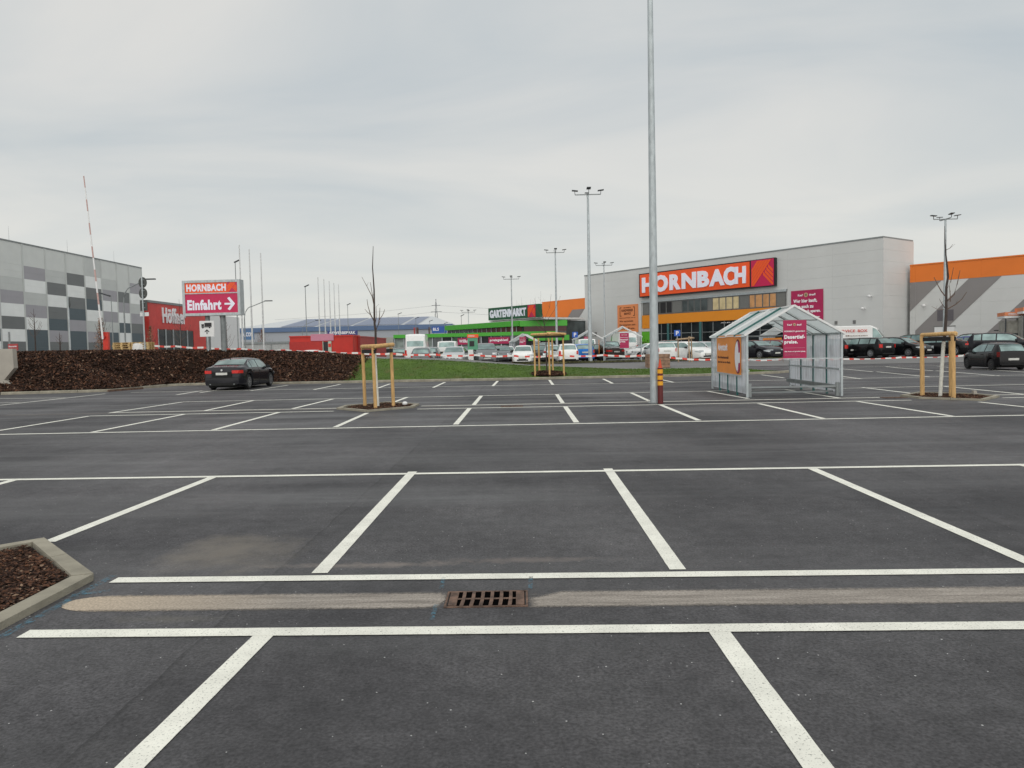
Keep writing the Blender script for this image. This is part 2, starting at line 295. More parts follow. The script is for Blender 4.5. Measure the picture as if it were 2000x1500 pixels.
def chalk_mat():
    m = bpy.data.materials.new('blue_chalk'); m.use_nodes = True; t = m.node_tree; L = t.links.new
    b = t.nodes['Principled BSDF']; b.inputs['Base Color'].default_value = (.10, .30, .42, 1); b.inputs['Roughness'].default_value = .9
    c = N(t, 'ShaderNodeTexCoord'); n = N(t, 'ShaderNodeTexNoise', i_Scale=22.0, i_Detail=6.0, i_Roughness=.75); L(c.outputs['Object'], n.inputs['Vector'])
    mr = N(t, 'ShaderNodeMapRange'); mr.inputs['From Min'].default_value = .46; mr.inputs['From Max'].default_value = .62; mr.inputs['To Max'].default_value = .5
    L(n.outputs['Fac'], mr.inputs[0]); L(mr.outputs[0], b.inputs['Alpha']); return m
M_CHALK = chalk_mat()

# ------------------------------------------------------------------ mesh helpers
class MB:
    def __init__(s): s.v = []; s.f = []; s.m = []
    def add(s, vs, fs, mi=0):
        o = len(s.v); s.v += [tuple(p) for p in vs]; s.f += [tuple(i + o for i in f) for f in fs]; s.m += [mi] * len(fs); return s
    def quad(s, a, b, c, d, mi=0): return s.add([a, b, c, d], [(0, 1, 2, 3)], mi)
    def box(s, x0, x1, y0, y1, z0, z1, mi=0):
        vs = [(x, y, z) for x in (x0, x1) for y in (y0, y1) for z in (z0, z1)]
        return s.add(vs, [(0, 1, 3, 2), (4, 6, 7, 5), (0, 4, 5, 1), (2, 3, 7, 6), (0, 2, 6, 4), (1, 5, 7, 3)], mi)
    def prism(s, poly, z0, z1, mi=0):
        n = len(poly); z0f = z0 if callable(z0) else (lambda x, y: z0); z1f = z1 if callable(z1) else (lambda x, y: z1)
        vs = [(x, y, z0f(x, y)) for x, y in poly] + [(x, y, z1f(x, y)) for x, y in poly]
        return s.add(vs, [tuple(range(n))[::-1], tuple(range(n, 2 * n))] + [(i, (i + 1) % n, n + (i + 1) % n, n + i) for i in range(n)], mi)
    def tube(s, path, rad, n=8, mi=0, cap=True):
        path = [Vector(p) for p in path]; k = len(path)
        if not hasattr(rad, '__len__'): rad = [rad] * k
        vs = []; fs = []
        for i, p in enumerate(path):
            d = (path[min(i + 1, k - 1)] - path[max(i - 1, 0)]).normalized()
            a = d.cross(Vector((0, 0, 1)) if abs(d.z) < .95 else Vector((1, 0, 0))).normalized(); b = d.cross(a)
            for j in range(n):
                t = 2 * math.pi * j / n; vs.append(p + (a * math.cos(t) + b * math.sin(t)) * rad[i])
        for i in range(k - 1):
            for j in range(n):
                fs.append((i * n + j, i * n + (j + 1) % n, (i + 1) * n + (j + 1) % n, (i + 1) * n + j))
        if cap: fs += [tuple(range(n))[::-1], tuple(range((k - 1) * n, k * n))]
        return s.add(vs, fs, mi)
    def beam(s, a, b, w, h, mi=0):
        a = Vector(a); b = Vector(b); d = (b - a).normalized(); u = d.cross(Vector((0, 0, 1)))
        if u.length < .01: u = Vector((1, 0, 0))
        u = u.normalized(); v = u.cross(d)
        vs = [p + u * sx * w / 2 + v * sz * h / 2 for p in (a, b) for sx in (-1, 1) for sz in (-1, 1)]
        return s.add(vs, [(0, 1, 3, 2), (4, 6, 7, 5), (0, 4, 5, 1), (2, 3, 7, 6), (0, 2, 6, 4), (1, 5, 7, 3)], mi)
    def lathe(s, prof, c=(0, 0, 0), axis='z', n=16, mi=0):
        vs = []; fs = []
        for r, h in prof:
            for j in range(n):
                t = 2 * math.pi * j / n; a, b = r * math.cos(t), r * math.sin(t)
                vs.append({'z': (c[0] + a, c[1] + b, c[2] + h), 'y': (c[0] + a, c[1] + h, c[2] + b), 'x': (c[0] + h, c[1] + a, c[2] + b)}[axis])
        for i in range(len(prof) - 1):
            for j in range(n): fs.append((i * n + j, i * n + (j + 1) % n, (i + 1) * n + (j + 1) % n, (i + 1) * n + j))
        fs += [tuple(range(n))[::-1], tuple(range((len(prof) - 1) * n, len(prof) * n))]
        return s.add(vs, fs, mi)
    def mesh(s, name, mats, smooth=False):
        me = bpy.data.meshes.new(name); me.from_pydata([tuple(p) for p in s.v], [], s.f)
        if not isinstance(mats, (list, tuple)): mats = [mats]
        for m in mats: me.materials.append(m)
        if len(mats) > 1: me.polygons.foreach_set('material_index', s.m)
        me.validate()
        if smooth:
            me.shade_smooth(); me.set_sharp_from_angle(angle=R(38))
        me.update(); return me
    def build(s, name, mats, parent=None, smooth=False):
        return link(name, s.mesh(name, mats, smooth), parent)

def link(name, data, parent=None, loc=None):
    o = bpy.data.objects.new(name, data); COL.objects.link(o)
    if parent is not None: o.parent = parent
    if loc: o.location = loc
    return o
def tag(o, label=None, cat=None, group=None, kind=None):
    if label: o['label'] = label
    if cat: o['category'] = cat
    if group: o['group'] = group
    if kind: o['kind'] = kind
    return o
def root(name, label, cat, loc=(0, 0, 0), rz=0.0, group=None):
    o = link(name, None, None, loc); o.rotation_euler = (0, 0, rz); o.empty_display_size = .3
    return tag(o, label, cat, group)
def fix_normals(me):
    import bmesh
    b = bmesh.new(); b.from_mesh(me); bmesh.ops.recalc_face_normals(b, faces=b.faces); b.to_mesh(me); b.free()
def copy_tree(o, parent=None):
    c = o.copy(); COL.objects.link(c); c.parent = parent
    for ch in list(o.children): copy_tree(ch, c)
    return c
def text(s, x0, x1, z0, z1, y, mt, parent, bold=.02, depth=.01, name='lettering', cuts=None):
    """lettering facing -y in the parent's frame, fitted into x0..x1, z0..z1"""
    cu = bpy.data.curves.new(name, 'FONT'); cu.body = s; cu.offset = bold; cu.extrude = .02; cu.resolution_u = 3; cu.space_line = .9; cu.space_character = 1.0 + bold * 2.2
    to = bpy.data.objects.new(name, cu); COL.objects.link(to)
    dg = bpy.context.evaluated_depsgraph_get(); dg.update()
    me = bpy.data.meshes.new_from_object(to.evaluated_get(dg)); COL.objects.unlink(to); bpy.data.objects.remove(to); bpy.data.curves.remove(cu)
    n = len(me.vertices); a = np.empty(n * 3); me.vertices.foreach_get('co', a); a = a.reshape(-1, 3)
    lo, hi = a.min(0), a.max(0)
    b = np.empty_like(a); b[:, 0] = x0 + (a[:, 0] - lo[0]) / (hi[0] - lo[0]) * (x1 - x0)
    b[:, 2] = z0 + (a[:, 1] - lo[1]) / (hi[1] - lo[1]) * (z1 - z0)
    b[:, 1] = y - depth * (a[:, 2] - lo[2]) / max(1e-6, hi[2] - lo[2])
    me.vertices.foreach_set('co', b.ravel()); me.materials.clear(); me.materials.append(mt); me.update()
    return link(name, me, parent)

# ------------------------------------------------------------------ terrain
def sm(t): t = min(1, max(0, t)); return t * t * (3 - 2 * t)
KX = [-60, -24.3, -21.0, -19.7, -19.55, -19.2, -18.2, -13.3, -9.4, -4.0, -1.3, 5.6, 9.2, 13.6, 16.0]
KY = [34.0, 34.4, 34.9, 35.4, 37.6, 39.9, 40.6, 39.8, 39.65, 39.3, 39.1, 39.4, 39.5, 41.0, 43.5]
def yk(x): return float(np.interp(x, KX, KY))
def ztop(x): return float(np.interp(x, [-60, -24, -20, -16, -13, -10, -5.5, 0, 6, 10, 16], [1.86, 1.80, 1.72, 1.58, 1.42, 1.18, .98, .54, .20, .16, .08]))
def base(y): return .40 * sm((y - 46) / 12)
def bank(x, y):
    k = yk(x); d = y - k
    if x < -19.4: d = min(d, (-19.4 - x) + max(0, y - 39.5)) if y > 35.2 else d
    t = d / 6.0
    if t <= 0: return 0.0
    z = ztop(x) * sm(t * .9 + .05 * min(1, t))
    s0 = max(k, 39.6) + float(np.interp(ztop(x), [.3, .9], [6.5, 14]))
    if y > s0: z = z + (.40 - z) * sm((y - s0) / 6)
    return z
def H(x, y):
    if x > 16: return base(y)
    if y < yk(x): return 0.0
    b = bank(x, y); w = sm((x - 12.5) / 3.5)
    return b * (1 - w) + base(y) * w
def sheet(name, xs, ys, zf, m, kind='structure', smooth=True):
    xs = list(xs); ys = list(ys); mb = MB(); vs = [(x, y, zf(x, y)) for y in ys for x in xs]; n = len(xs)
    mb.add(vs, [(j * n + i, j * n + i + 1, (j + 1) * n + i + 1, (j + 1) * n + i) for j in range(len(ys) - 1) for i in range(n - 1)])
    o = mb.build(name, m); o.data.shade_smooth() if smooth else None
    if kind: o['kind'] = kind
    return o
xs = [-900, -300, -120] + list(np.arange(-60, 60.01, .5)) + [90, 200, 500, 900]
ys = [-60, -20, 0, 10, 20, 28] + list(np.arange(30, 80.01, .5)) + [100, 160, 300, 700, 2500]
def ground_z(x, y):
    z = H(x, y) - .004; k = yk(x)
    if -61 < x < 14.5 and y > k and y < 48: z -= .30 * sm((y - k - .2) / 1.0) * (1 - sm((y - (44.6 if x > -13 else 46.6)) / 1.0)) * (1 if x < 12 else 1 - sm((x - 12) / 2))
    return z
sheet('car_park_ground', xs, ys, ground_z, M_ASPH)
# grass bank with gently uneven surface
def strip(name, xa, xb, nx, f0, f1, ny, m, lift=.02, rough=0.0):
    mb = MB(); vs = []
    for j in range(ny + 1):
        for i in range(nx + 1):
            x = xa + (xb - xa) * i / nx; y = f0(x) + (f1(x) - f0(x)) * j / ny
            vs.append((x, y, H(x, y) + lift + (random.uniform(-rough, rough) if 0 < j < ny else 0)))
    mb.add(vs, [(j * (nx + 1) + i, j * (nx + 1) + i + 1, (j + 1) * (nx + 1) + i + 1, (j + 1) * (nx + 1) + i) for j in range(ny) for i in range(nx)])
    o = mb.build(name, m); o.data.shade_smooth(); o['kind'] = 'structure'; return o
gend = lambda x: yk(x) + 6.6 - 5.8 * sm((x - 12.2) / 2.2)
strip('grass_bank', -10.4, 14.3, 110, lambda x: yk(x) + .12, gend, 22, M_GRASS, .04, .012)
mend = lambda x: 48.6 - 2.6 * sm((x + 13) / 4)
strip('mulch_bank', -60, -9.85, 240, lambda x: yk(x) + .12, mend, 34, M_MULCH, .12, .05)
strip('verge', -9, 22, 60, lambda x: 55.3, lambda x: 57.2, 4, M_TURF, .06, .02)
strip('road_edge_kerb', -10, 14, 40, lambda x: gend(x), lambda x: gend(x) + .22, 1, mat('road_edge_concrete', (.46, .45, .42), .8), .05)
M_ROAD = mat('pale_worn_asphalt', (.17, .168, .165), .8, var=.14, scale=1.2, bump=.3, bscale=60, streak=(.3, 2, 1))
strip('road', -13, 60, 146, lambda x: max(gend(x) + .22, 46.0 if x < 13 else 50.0), lambda x: 55.3, 16, M_ROAD, .012)

# bark chips over the mulch bank and islands
def chips(name, pts, size, mats_w=(.62, .33, .05), flat=.5, parent=None):
    n = len(pts); rng = np.random.RandomState(len(pts))
    P = np.array(pts); V = np.zeros((n, 4, 3)); L = rng.uniform(size[0], size[1], n); W = L * rng.uniform(.25, .5, n)
    th = rng.uniform(0, 2 * np.pi, n); tl = rng.uniform(-flat, flat, n); t2 = rng.uniform(-flat, flat, n)
    ax = np.stack([np.cos(th) * np.cos(tl), np.sin(th) * np.cos(tl), np.sin(tl)], 1)
    bx = np.stack([-np.sin(th) * np.cos(t2), np.cos(th) * np.cos(t2), np.sin(t2)], 1)
    up = np.cross(ax, bx); up /= np.linalg.norm(up, axis=1)[:, None]
    V[:, 0] = P - ax * L[:, None] / 2; V[:, 1] = P + bx * W[:, None] / 2; V[:, 2] = P + ax * L[:, None] / 2; V[:, 3] = P - bx * W[:, None] / 2 + up * (W * .3)[:, None]
    T = P - up * (W * .5)[:, None] * 0 + up * (W * .45)[:, None]
    VV = np.concatenate([V, T[:, None]], 1).reshape(-1, 3)
    F = []; b = np.arange(n) * 5
    for q in ((0, 1, 4), (1, 2, 4), (2, 3, 4), (3, 0, 4)): F.append(np.stack([b + q[0], b + q[1], b + q[2]], 1))
    F = np.stack(F, 1).reshape(-1, 3)
    me = bpy.data.meshes.new(name); me.vertices.add(len(VV)); me.vertices.foreach_set('co', VV.ravel())
    me.loops.add(F.size); me.loops.foreach_set('vertex_index', F.ravel().astype(np.int32))
    me.polygons.add(len(F)); me.polygons.foreach_set('loop_start', np.arange(len(F), dtype=np.int32) * 3)
    for m in M_CHIP: me.materials.append(m)
    mi = np.repeat(rng.choice(3, n, p=mats_w), 4).astype(np.int32); me.polygons.foreach_set('material_index', mi)
    me.update(calc_edges=True); o = link(name, me, parent); o['kind'] = 'stuff'; return o
pts = []
while len(pts) < 52000:
    x = random.uniform(-32, -9.3); k = yk(x); d = random.uniform(.15, 13.5)
    if x > -10.0 and random.random() < (x + 10.0) / .7: continue
    if k + d > mend(x): continue
    pts.append((x, k + d, H(x, k + d) + .14 + random.uniform(-.01, .06)))
c = chips('bark_mulch', pts, (.08, .24), (.62, .35, .03), 1.0)
tag(c, 'dark brown bark chippings covering the bank behind the sedan', 'mulch')

# grass tufts on the bank (uncountable)
def blades(name, pts, h, m):
    n = len(pts); rng = np.random.RandomState(n); P = np.array(pts); th = rng.uniform(0, 2 * np.pi, n); hh = rng.uniform(h[0], h[1], n)
    a = np.stack([np.cos(th), np.sin(th), 0 * th], 1) * (hh * .35)[:, None]; ln = rng.normal(0, .35, (n, 3)) * hh[:, None]; ln[:, 2] = hh
    V = np.stack([P - a, P + a, P + ln], 1).reshape(-1, 3); F = np.arange(3 * n, dtype=np.int32)
    me = bpy.data.meshes.new(name); me.vertices.add(3 * n); me.vertices.foreach_set('co', V.ravel()); me.loops.add(3 * n); me.loops.foreach_set('vertex_index', F)
    me.polygons.add(n); me.polygons.foreach_set('loop_start', np.arange(n, dtype=np.int32) * 3); me.materials.append(m); me.update(calc_edges=True)
    o = link(name, me); o['kind'] = 'stuff'; return o
pts = []
while len(pts) < 30000:
    x = random.uniform(-10.6, 14.0); y0 = yk(x) + .15; y1 = gend(x)
    y = random.uniform(y0, y1); pts.append((x, y, H(x, y) + .03))
tag(blades('grass_tufts', pts, (.03, .06), M_GRASS), 'short green grass growing on the low bank', 'grass')
pts = [(x := random.uniform(-9, 22), y := random.uniform(55.3, 57.2), H(x, y) + .05) for _ in range(7000)]
tag(blades('verge_grass', pts, (.05, .16), M_TURF), 'rough brownish grass along the verge before the parked cars', 'grass')

# kerb stones along the back of the lot
def kerb_run(parent, pts, w=.14, h=.12, L=1.0, zf=lambda x, y: 0):
    me_cache = {}
    for (ax, ay), (bx, by) in zip(pts[:-1], pts[1:]):
        d = math.hypot(bx - ax, by - ay); n = max(1, round(d / L)); l = d / n; key = round(l, 3)
        if key not in me_cache:
            me_cache[key] = MB().add([(x, y, z) for x in (.006, l - .006) for y, z in ((-.02, -.05), (-.02, h - .02), (0, h), (w, h), (w, -.05))],
                [(0, 1, 6, 5), (1, 2, 7, 6), (2, 3, 8, 7), (3, 4, 9, 8), (0, 4, 3, 2, 1), (5, 6, 7, 8, 9)]).mesh('kerb_stone', M_KERB)
        for i in range(n):
            x = ax + (bx - ax) * i / n; y = ay + (by - ay) * i / n
            o = link('kerb_stone', me_cache[key], parent, (x, y, zf(x, y) + random.uniform(-.004, .004)))
            o.rotation_euler = (0, 0, math.atan2(by - ay, bx - ax))
kr = root('kerb', 'pale concrete kerb at the foot of the mulch and grass bank', 'kerb')
kerb_run(kr, [(x, yk(x)) for x in KX[1:-1] + [14.6]], .16, .12, 1.5)
# hole-free ground gully in the kerb line
g = root('kerb_gully', 'dark rusty gully plate set into the kerb of the mulch bank', 'drain', (-19.475, 36.2, 0), R(75))
MB().box(-1.1, 1.1, -.10, -.03, .005, .10).build('plate', M_RUST, g)

# ------------------------------------------------------------------ painted lines
def line(a, b, w=.13, ea=0.0, eb=0.0, zz=.004):
    a = Vector(a); b = Vector(b); d = (b - a).normalized(); a = a - d * ea; b = b + d * eb; n = Vector((-d.y, d.x)) * w / 2
    k = max(1, int((b - a).length / 2)) if max(a.y, b.y) > 44 else 1
    mb = MB()
    if min(a.y, b.y) < 11 and w > .1: k = int((b - a).length / .09); jt = [(random.uniform(.965, 1.0), random.uniform(.965, 1.0)) for _ in range(k + 1)]
    else: jt = [(1, 1)] * (k + 1)
    for i in range(k):
        p = a + (b - a) * i / k; q = a + (b - a) * (i + 1) / k
        n0, n1, n2, n3 = n * jt[i][0], n * jt[i + 1][0], n * jt[i + 1][1], n * jt[i][1]
        mb.quad((p.x - n0.x, p.y - n0.y, H(p.x, p.y) + zz), (q.x - n1.x, q.y - n1.y, H(q.x, q.y) + zz), (q.x + n2.x, q.y + n2.y, H(q.x, q.y) + zz), (p.x + n3.x, p.y + n3.y, H(p.x, p.y) + zz))
    o = mb.build('parking_line', M_LINE); fix_normals(o.data); o['kind'] = 'structure'; return o
rows = [ # long lines, a little above the bay lines
 ((-3.110, 4.487), (2.872, 4.415), 0, 8), ((-3.141, 5.558), (3.550, 5.464), 0, 9), ((-7.343, 10.291), (6.522, 10.063), 12, 12),
 ((-11.688, 16.457), (10.653, 16.456), 14, 14),
 ((-12.392, 21.100), (-5.470, 21.160), 0, 0), ((-3.137, 21.319), (10.598, 21.128), 0, 0), ((13.206, 21.321), (13.784, 21.301), 0, 12),
 ((-12.450, 22.203), (-5.569, 22.262), 0, 0), ((-3.179, 22.450), (10.668, 22.332), 0, 0), ((13.367, 22.444), (14.496, 22.403), 0, 12),
 ((-12.242, 26.577), (3.654, 26.825), 0, 0), ((3.654, 26.825), (17.538, 27.110), 0, 12),
 ((-18.111, 34.143), (6.429, 33.574), 0, 0), ((6.429, 33.574), (21.952, 33.942), 0, 12),
 ((-22.030, 31.133), (-19.013, 30.732), 8, 0), ((-19.891, 28.097), (-19.203, 28.179), 8, 0),
 ((19.533, 47.808), (29.645, 47.194), 0, 8), ((23.041, 56.395), (31.102, 54.681), 0, 8)]
for a, b, ea, eb in rows: line(a, b, .13, ea, eb, .001)
bays = [ ((-1.659, 3.024), (-1.605, 4.468), 2.2, 0), ((1.118, 2.976), (1.091, 4.414), 2.2, 0),
 ((-1.614, 5.663), (-1.614, 10.374), 0, 0), ((1.096, 5.620), (1.073, 10.344), 0, 0), ((-4.404, 6.760), (-4.329, 10.276), 0, 0), ((3.727, 5.738), (3.750, 10.179), 2.5, 0),
 ((-7.119, 9.973), (-7.120, 10.229), 3, 0), ((6.483, 10.002), (6.468, 10.135), 3, 0),
 ((-12.350, 17.396), (-12.392, 21.100), 1.2, 0), ((-9.698, 16.582), (-9.686, 21.090), 0, 0), ((-6.980, 16.588), (-7.010, 21.167), 0, 0), ((-4.295, 16.704), (-4.354, 20.332), 0, 0),
 ((-1.621, 16.771), (-1.651, 21.234), 0, 0), ((1.061, 16.722), (1.039, 21.217), 0, 0), ((3.742, 16.667), (3.697, 21.203), 0, 0), ((6.412, 16.560), (6.363, 20.990), 0, 0),
 ((9.191, 16.568), (9.087, 21.042), 0, 0), ((11.943, 18.453), (11.843, 20.106), 2, 0),
 ((-12.394, 22.103), (-12.231, 26.574), 0, 0), ((-9.614, 22.282), (-9.728, 26.657), 0, 0), ((-7.021, 22.419), (-6.893, 26.648), 0, 0), ((-4.354, 23.785), (-4.285, 26.840), 0, 0),
 ((-1.622, 22.456), (-1.652, 26.748), 0, 0), ((1.032, 22.587), (1.021, 26.781), 0, 0), ((3.630, 22.738), (3.646, 26.827), 0, 0), ((6.634, 22.894), (6.344, 26.849), 0, 0),
 ((9.149, 22.393), (9.092, 27.012), 0, 0), ((11.953, 23.737), (11.946, 27.284), 0, 0), ((14.560, 22.503), (14.695, 27.150), 0, 0),
 ((-14.303, 32.702), (-14.496, 37.940), 0, 0), ((-12.384, 33.602), (-12.225, 38.331), 0, 0), ((-9.494, 33.402), (-9.516, 38.298), 0, 0), ((-6.673, 33.214), (-6.883, 37.751), 0, 0),
 ((-4.151, 33.126), (-4.189, 38.255), 0, 0), ((-1.546, 33.434), (-1.527, 38.518), 0, 0), ((1.115, 33.510), (1.104, 38.509), 0, 0), ((3.768, 33.592), (3.825, 38.451), 0, 0),
 ((6.446, 33.664), (6.398, 36.338), 0, 0), ((12.011, 35.676), (12.132, 39.564), 0, 0), ((14.542, 33.316), (14.862, 36.376), 0, 0),
 ((17.801, 33.929), (18.494, 40.523), 0, 0), ((20.671, 33.604), (21.496, 40.314), 0, 0), ((18.347, 40.615), (18.816, 46.055), 0, 0), ((21.377, 40.392), (22.256, 47.526), 0, 0), ((23.810, 36.817), (24.739, 46.171), 3, 0),
 ((-18.918, 26.717), (-18.870, 33.434), 2, 0), ((-14.713, 31.405), (-14.962, 34.488), 0, 0)]
for a, b, ea, eb in bays: line(a, b, .125, ea, eb, .0)

# gutter strips of cast asphalt with washed-in sediment
M_SED = sediment_mat()
def gutter(xa, xb, yc, w, z=-.001, taper=True, m=M_SED):
    mb = MB(); n = 60; vs = []
    for i in range(n + 1):
        x = xa + (xb - xa) * i / n; hw = w / 2
        if taper: hw = w / 2 * min(1, math.sqrt(max(0.0, 1 - (1 - min(1, (x - xa) / .45)) ** 2)) + .02)
        vs += [(x, yc(x) - hw, z), (x, yc(x), z), (x, yc(x) + hw, z)]
    for i in range(n):
        o = i * 3; mb.add([vs[o], vs[o + 1], vs[o + 4], vs[o + 3]], [(0, 1, 2, 3)]); mb.add([vs[o + 1], vs[o + 2], vs[o + 5], vs[o + 4]], [(0, 1, 2, 3)])
    o = mb.build('gutter_strip', m); fix_normals(o.data); o['kind'] = 'structure'
    at = o.data.attributes.new('edge', 'FLOAT', 'POINT'); va = [0.0] * len(o.data.vertices)
    for i, v in enumerate(o.data.vertices):
        d = 1 - abs(v.co.y - yc(v.co.x)) / (w / 2); q = min(1, (v.co.x - xa) / .12 + .1, (xb - v.co.x) / .12 + .1) if m is M_SED else 1
        va[i] = max(0, d) * max(0.05, q)
    at.data.foreach_set('value', va); return o
ga, gb = (-1.870, 5.023), (2.233, 4.974)
yc = lambda x: ga[1] + (gb[1] - ga[1]) * (x - ga[0]) / (gb[0] - ga[0])
gutter((-3.208, 5.026)[0], -.575, yc, .36); gutter(-.03, 14, yc, .36, taper=False)
M_GUT2 = mat('worn_gutter', (.11, .10, .095), .8, var=.4, scale=3, streak=(.3, 3, 1), bump=.4)
gutter(-3.2, 10.9, lambda x: 22.35, .5, m=M_GUT2); gutter(-15.5, -5.6, lambda x: 22.0, .4, m=M_GUT2, taper=False); gutter(13.5, 30, lambda x: 22.6, .4, m=M_GUT2)
for a, b, w in (((-3.215, 4.433), (-3.206, 5.676), .06), ((-3.249, 5.209), (-3.032, 5.313), .05), ((-0.628, 4.638), (-0.633, 4.921), .03), ((-0.636, 5.240), (-0.650, 5.502), .03), ((-0.010, 5.212), (-0.005, 5.495), .03)):
    o = line(a, b, w, zz=.001); o.name = 'blue_chalk_mark'; o.data.materials.clear(); o.data.materials.append(M_CHALK)

# drain grate in the gutter
g = root('drain_grate', 'rusty cast iron drain grate set in the pale gutter strip', 'drain', ((-0.303, 5.014)[0], (-0.303, 5.014)[1], 0), R(.6))
hw, hd = .268, .150
MB().box(-hw, hw, -hd, hd, -.30, -.10).build('pit', M_PIT, g)
mb = MB()
for (x0, x1, y0, y1) in ((-hw - .008, hw + .008, -hd - .008, -hd + .006), (-hw - .008, hw + .008, hd - .006, hd + .008), (-hw - .008, -hw + .006, -hd + .006, hd - .006), (hw - .006, hw + .008, -hd + .006, hd - .006)):
    mb.box(x0, x1, y0, y1, -.02, .004)
mb.build('frame', M_RUST, g)
MB().box(-hw + .012, hw - .012, -hd + .006, hd - .006, -.002, .0005).build('pit_shade_sheet', M_PIT, g)  # no hole in the ground: black sheet painted as the pit's shade
for sx in (-1, 1):
    mb = MB(); x0, x1 = sorted((sx * (hw - .016), sx * (hw - .072)))
    mb.prism([(x0, -hd + .016), (x1, -hd + .016), (x1, hd - .016), (x0, hd - .016)], .001, .0055); mb.build('end_bar', M_RUST, g)
for i in range(6):
    x = -.158 + .0632 * i
    pv = [(x - .016, -.142), (x + .008, -.142), (x + .013, -.05), (x + .014, .05), (x + .013, .142), (x - .010, .142), (x - .009, .05), (x - .011, -.05)]
    MB().prism(pv, .001, .006).build('grate_bar', M_RUST, g)
MB().box(-.198, .198, -.012, .012, .001, .0035).build('cross_rib', M_RUST, g)
for gx, gy in (((-0.464, 21.681)), ((10.567, 22.181))):
    o = root('gully_grate', 'dark slotted drain grate in the gutter %s' % ('before the middle bays' if gx < 5 else 'beside the right tree island'), 'drain', (gx, gy - .1, .004))
    mb = MB(); mb.box(-.32, .32, -.17, -.14, 0, .012).box(-.32, .32, .14, .17, 0, .012); mb.build('frame', M_RUST, o)
    for i in range(9): MB().box(-.31 + i * .07, -.27 + i * .07, -.14, .14, 0, .01).build('grate_bar', M_RUST, o)

# ------------------------------------------------------------------ planting islands, trees and their stakes
HEX = [(1.13, .53), (0, 1.69), (-1.13, .53), (-1.13, -.53), (0, -1.69), (1.13, -.53)]
def island(cx, cy, label, nchip, size):
    o = root('planting_island', label, 'planting bed', (cx, cy, 0), 0, 'hexagonal planting islands')
    mb_in = [(x * .86, y * .89) for x, y in HEX]
    MB().prism(mb_in, -.02, .010).build('soil', M_MULCH, o)
    k = 0
    for i in range(6):
        a, b = HEX[i], HEX[(i + 1) % 6]; ai, bi = (a[0] * .88, a[1] * .905), (b[0] * .88, b[1] * .905)
        n = 2 if math.dist(a, b) > 1.2 else 1
        for j in range(n):
            t0, t1 = j / n, (j + 1) / n; e = .004
            L_ = lambda p, q, t: (p[0] + (q[0] - p[0]) * t, p[1] + (q[1] - p[1]) * t)
            MB().prism([L_(a, b, t0 + e), L_(a, b, t1 - e), L_(ai, bi, t1 - e), L_(ai, bi, t0 + e)], -.05, .048 + random.uniform(-.002, .002)).build('kerb_stone', M_KERB, o)
    pts = []
    while len(pts) < nchip:
        x, y = random.uniform(-1, 1), random.uniform(-1.5, 1.5)
        if abs(x) < .93 and abs(y) < 1.46 - abs(x) * .98: pts.append((x, y, .014 + random.uniform(0, .026) * (1.2 - .6 * abs(x))))
    chips('bark_mulch', pts, size, (.55, .40, .05), .45, o)
    return o
island(-4.43, 5.045, 'hexagonal kerbed bed of bark mulch cut off by the left photo edge', 14000, (.018, .055))
island(-4.43, 22.35, 'hexagonal kerbed bed under the middle staked tree', 2500, (.03, .08))
island(12.15, 22.1, 'hexagonal kerbed bed under the right staked tree', 2500, (.03, .08))
o = tag(MB().box(-.05, .05, -.05, .05, 0, .10).build('marker_stone', M_CONC), 'small pale block lying in the right tree bed', 'marker'); o.location = (13.0, 22.3, .05)
o = tag(MB().lathe([(.02, 0), (.07, .02), (.08, .06), (.05, .10), (.01, .11)], n=10).build('paper_cup', M_WHITE), 'small white cup lying in the middle tree bed', 'cup'); o.location = ((-3.640, 22.272)[0], (-3.640, 22.272)[1], .05)

def stakes(name, label, posts, logs, beltz, h, m=M_WOOD, rad=.052, lrad=.062, belts=()):
    o = root(name, label, 'tree stake', (posts[0][0], posts[0][1], 0), 0, 'wooden stake frames round young trees')
    ox, oy = posts[0][0], posts[0][1]
    for (x, y) in posts:
        z = H(x, y)
        MB().tube([(x - ox, y - oy, z), (x - ox - .01, y - oy, z + h * .5), (x - ox - .025, y - oy, z + h)], [rad, rad * .97, rad * .9], 12).build('post', m, o, True)
    for a, b in logs:
        a = Vector(a) - Vector((ox, oy, 0)); b = Vector(b) - Vector((ox, oy, 0)); d = (b - a).normalized()
        MB().tube([a - d * .10, a - d * .06, b + d * .06, b + d * .10], [lrad * .7, lrad, lrad, lrad * .7], 12).build('crossbar', m, o, True)
    for a, b in belts:
        a = Vector(a) - Vector((ox, oy, 0)); b = Vector(b) - Vector((ox, oy, 0))
        MB().beam(a, b, .03, .11).build('webbing_strap', M_BELT, o)
    return o
pL, pF, pR = ((-4.913, 22.682)), ((-4.400, 21.706)), ((-4.015, 22.461))
stakes('stake_frame', 'three pale wooden stakes joined by round crossbars over the middle tree bed', [pF, pL, pR], [((pL[0] - .02, pL[1], 1.80), (pF[0] + .02, pF[1] - .03, 1.80)), ((pF[0] + .06, pF[1] + .03, 1.80), (pR[0], pR[1], 1.84))],
       1.65, 1.76, belts=[((pL[0] - .03, pL[1] - .06, 1.66), (pF[0] + .04, pF[1] - .08, 1.65)), ((pF[0] + .35, pF[1] + .1, 1.66), (pR[0] + .03, pR[1] - .07, 1.67))])
qL, qM, qR = ((11.591, 22.470)), ((12.097, 21.864)), ((11.838, 21.293))
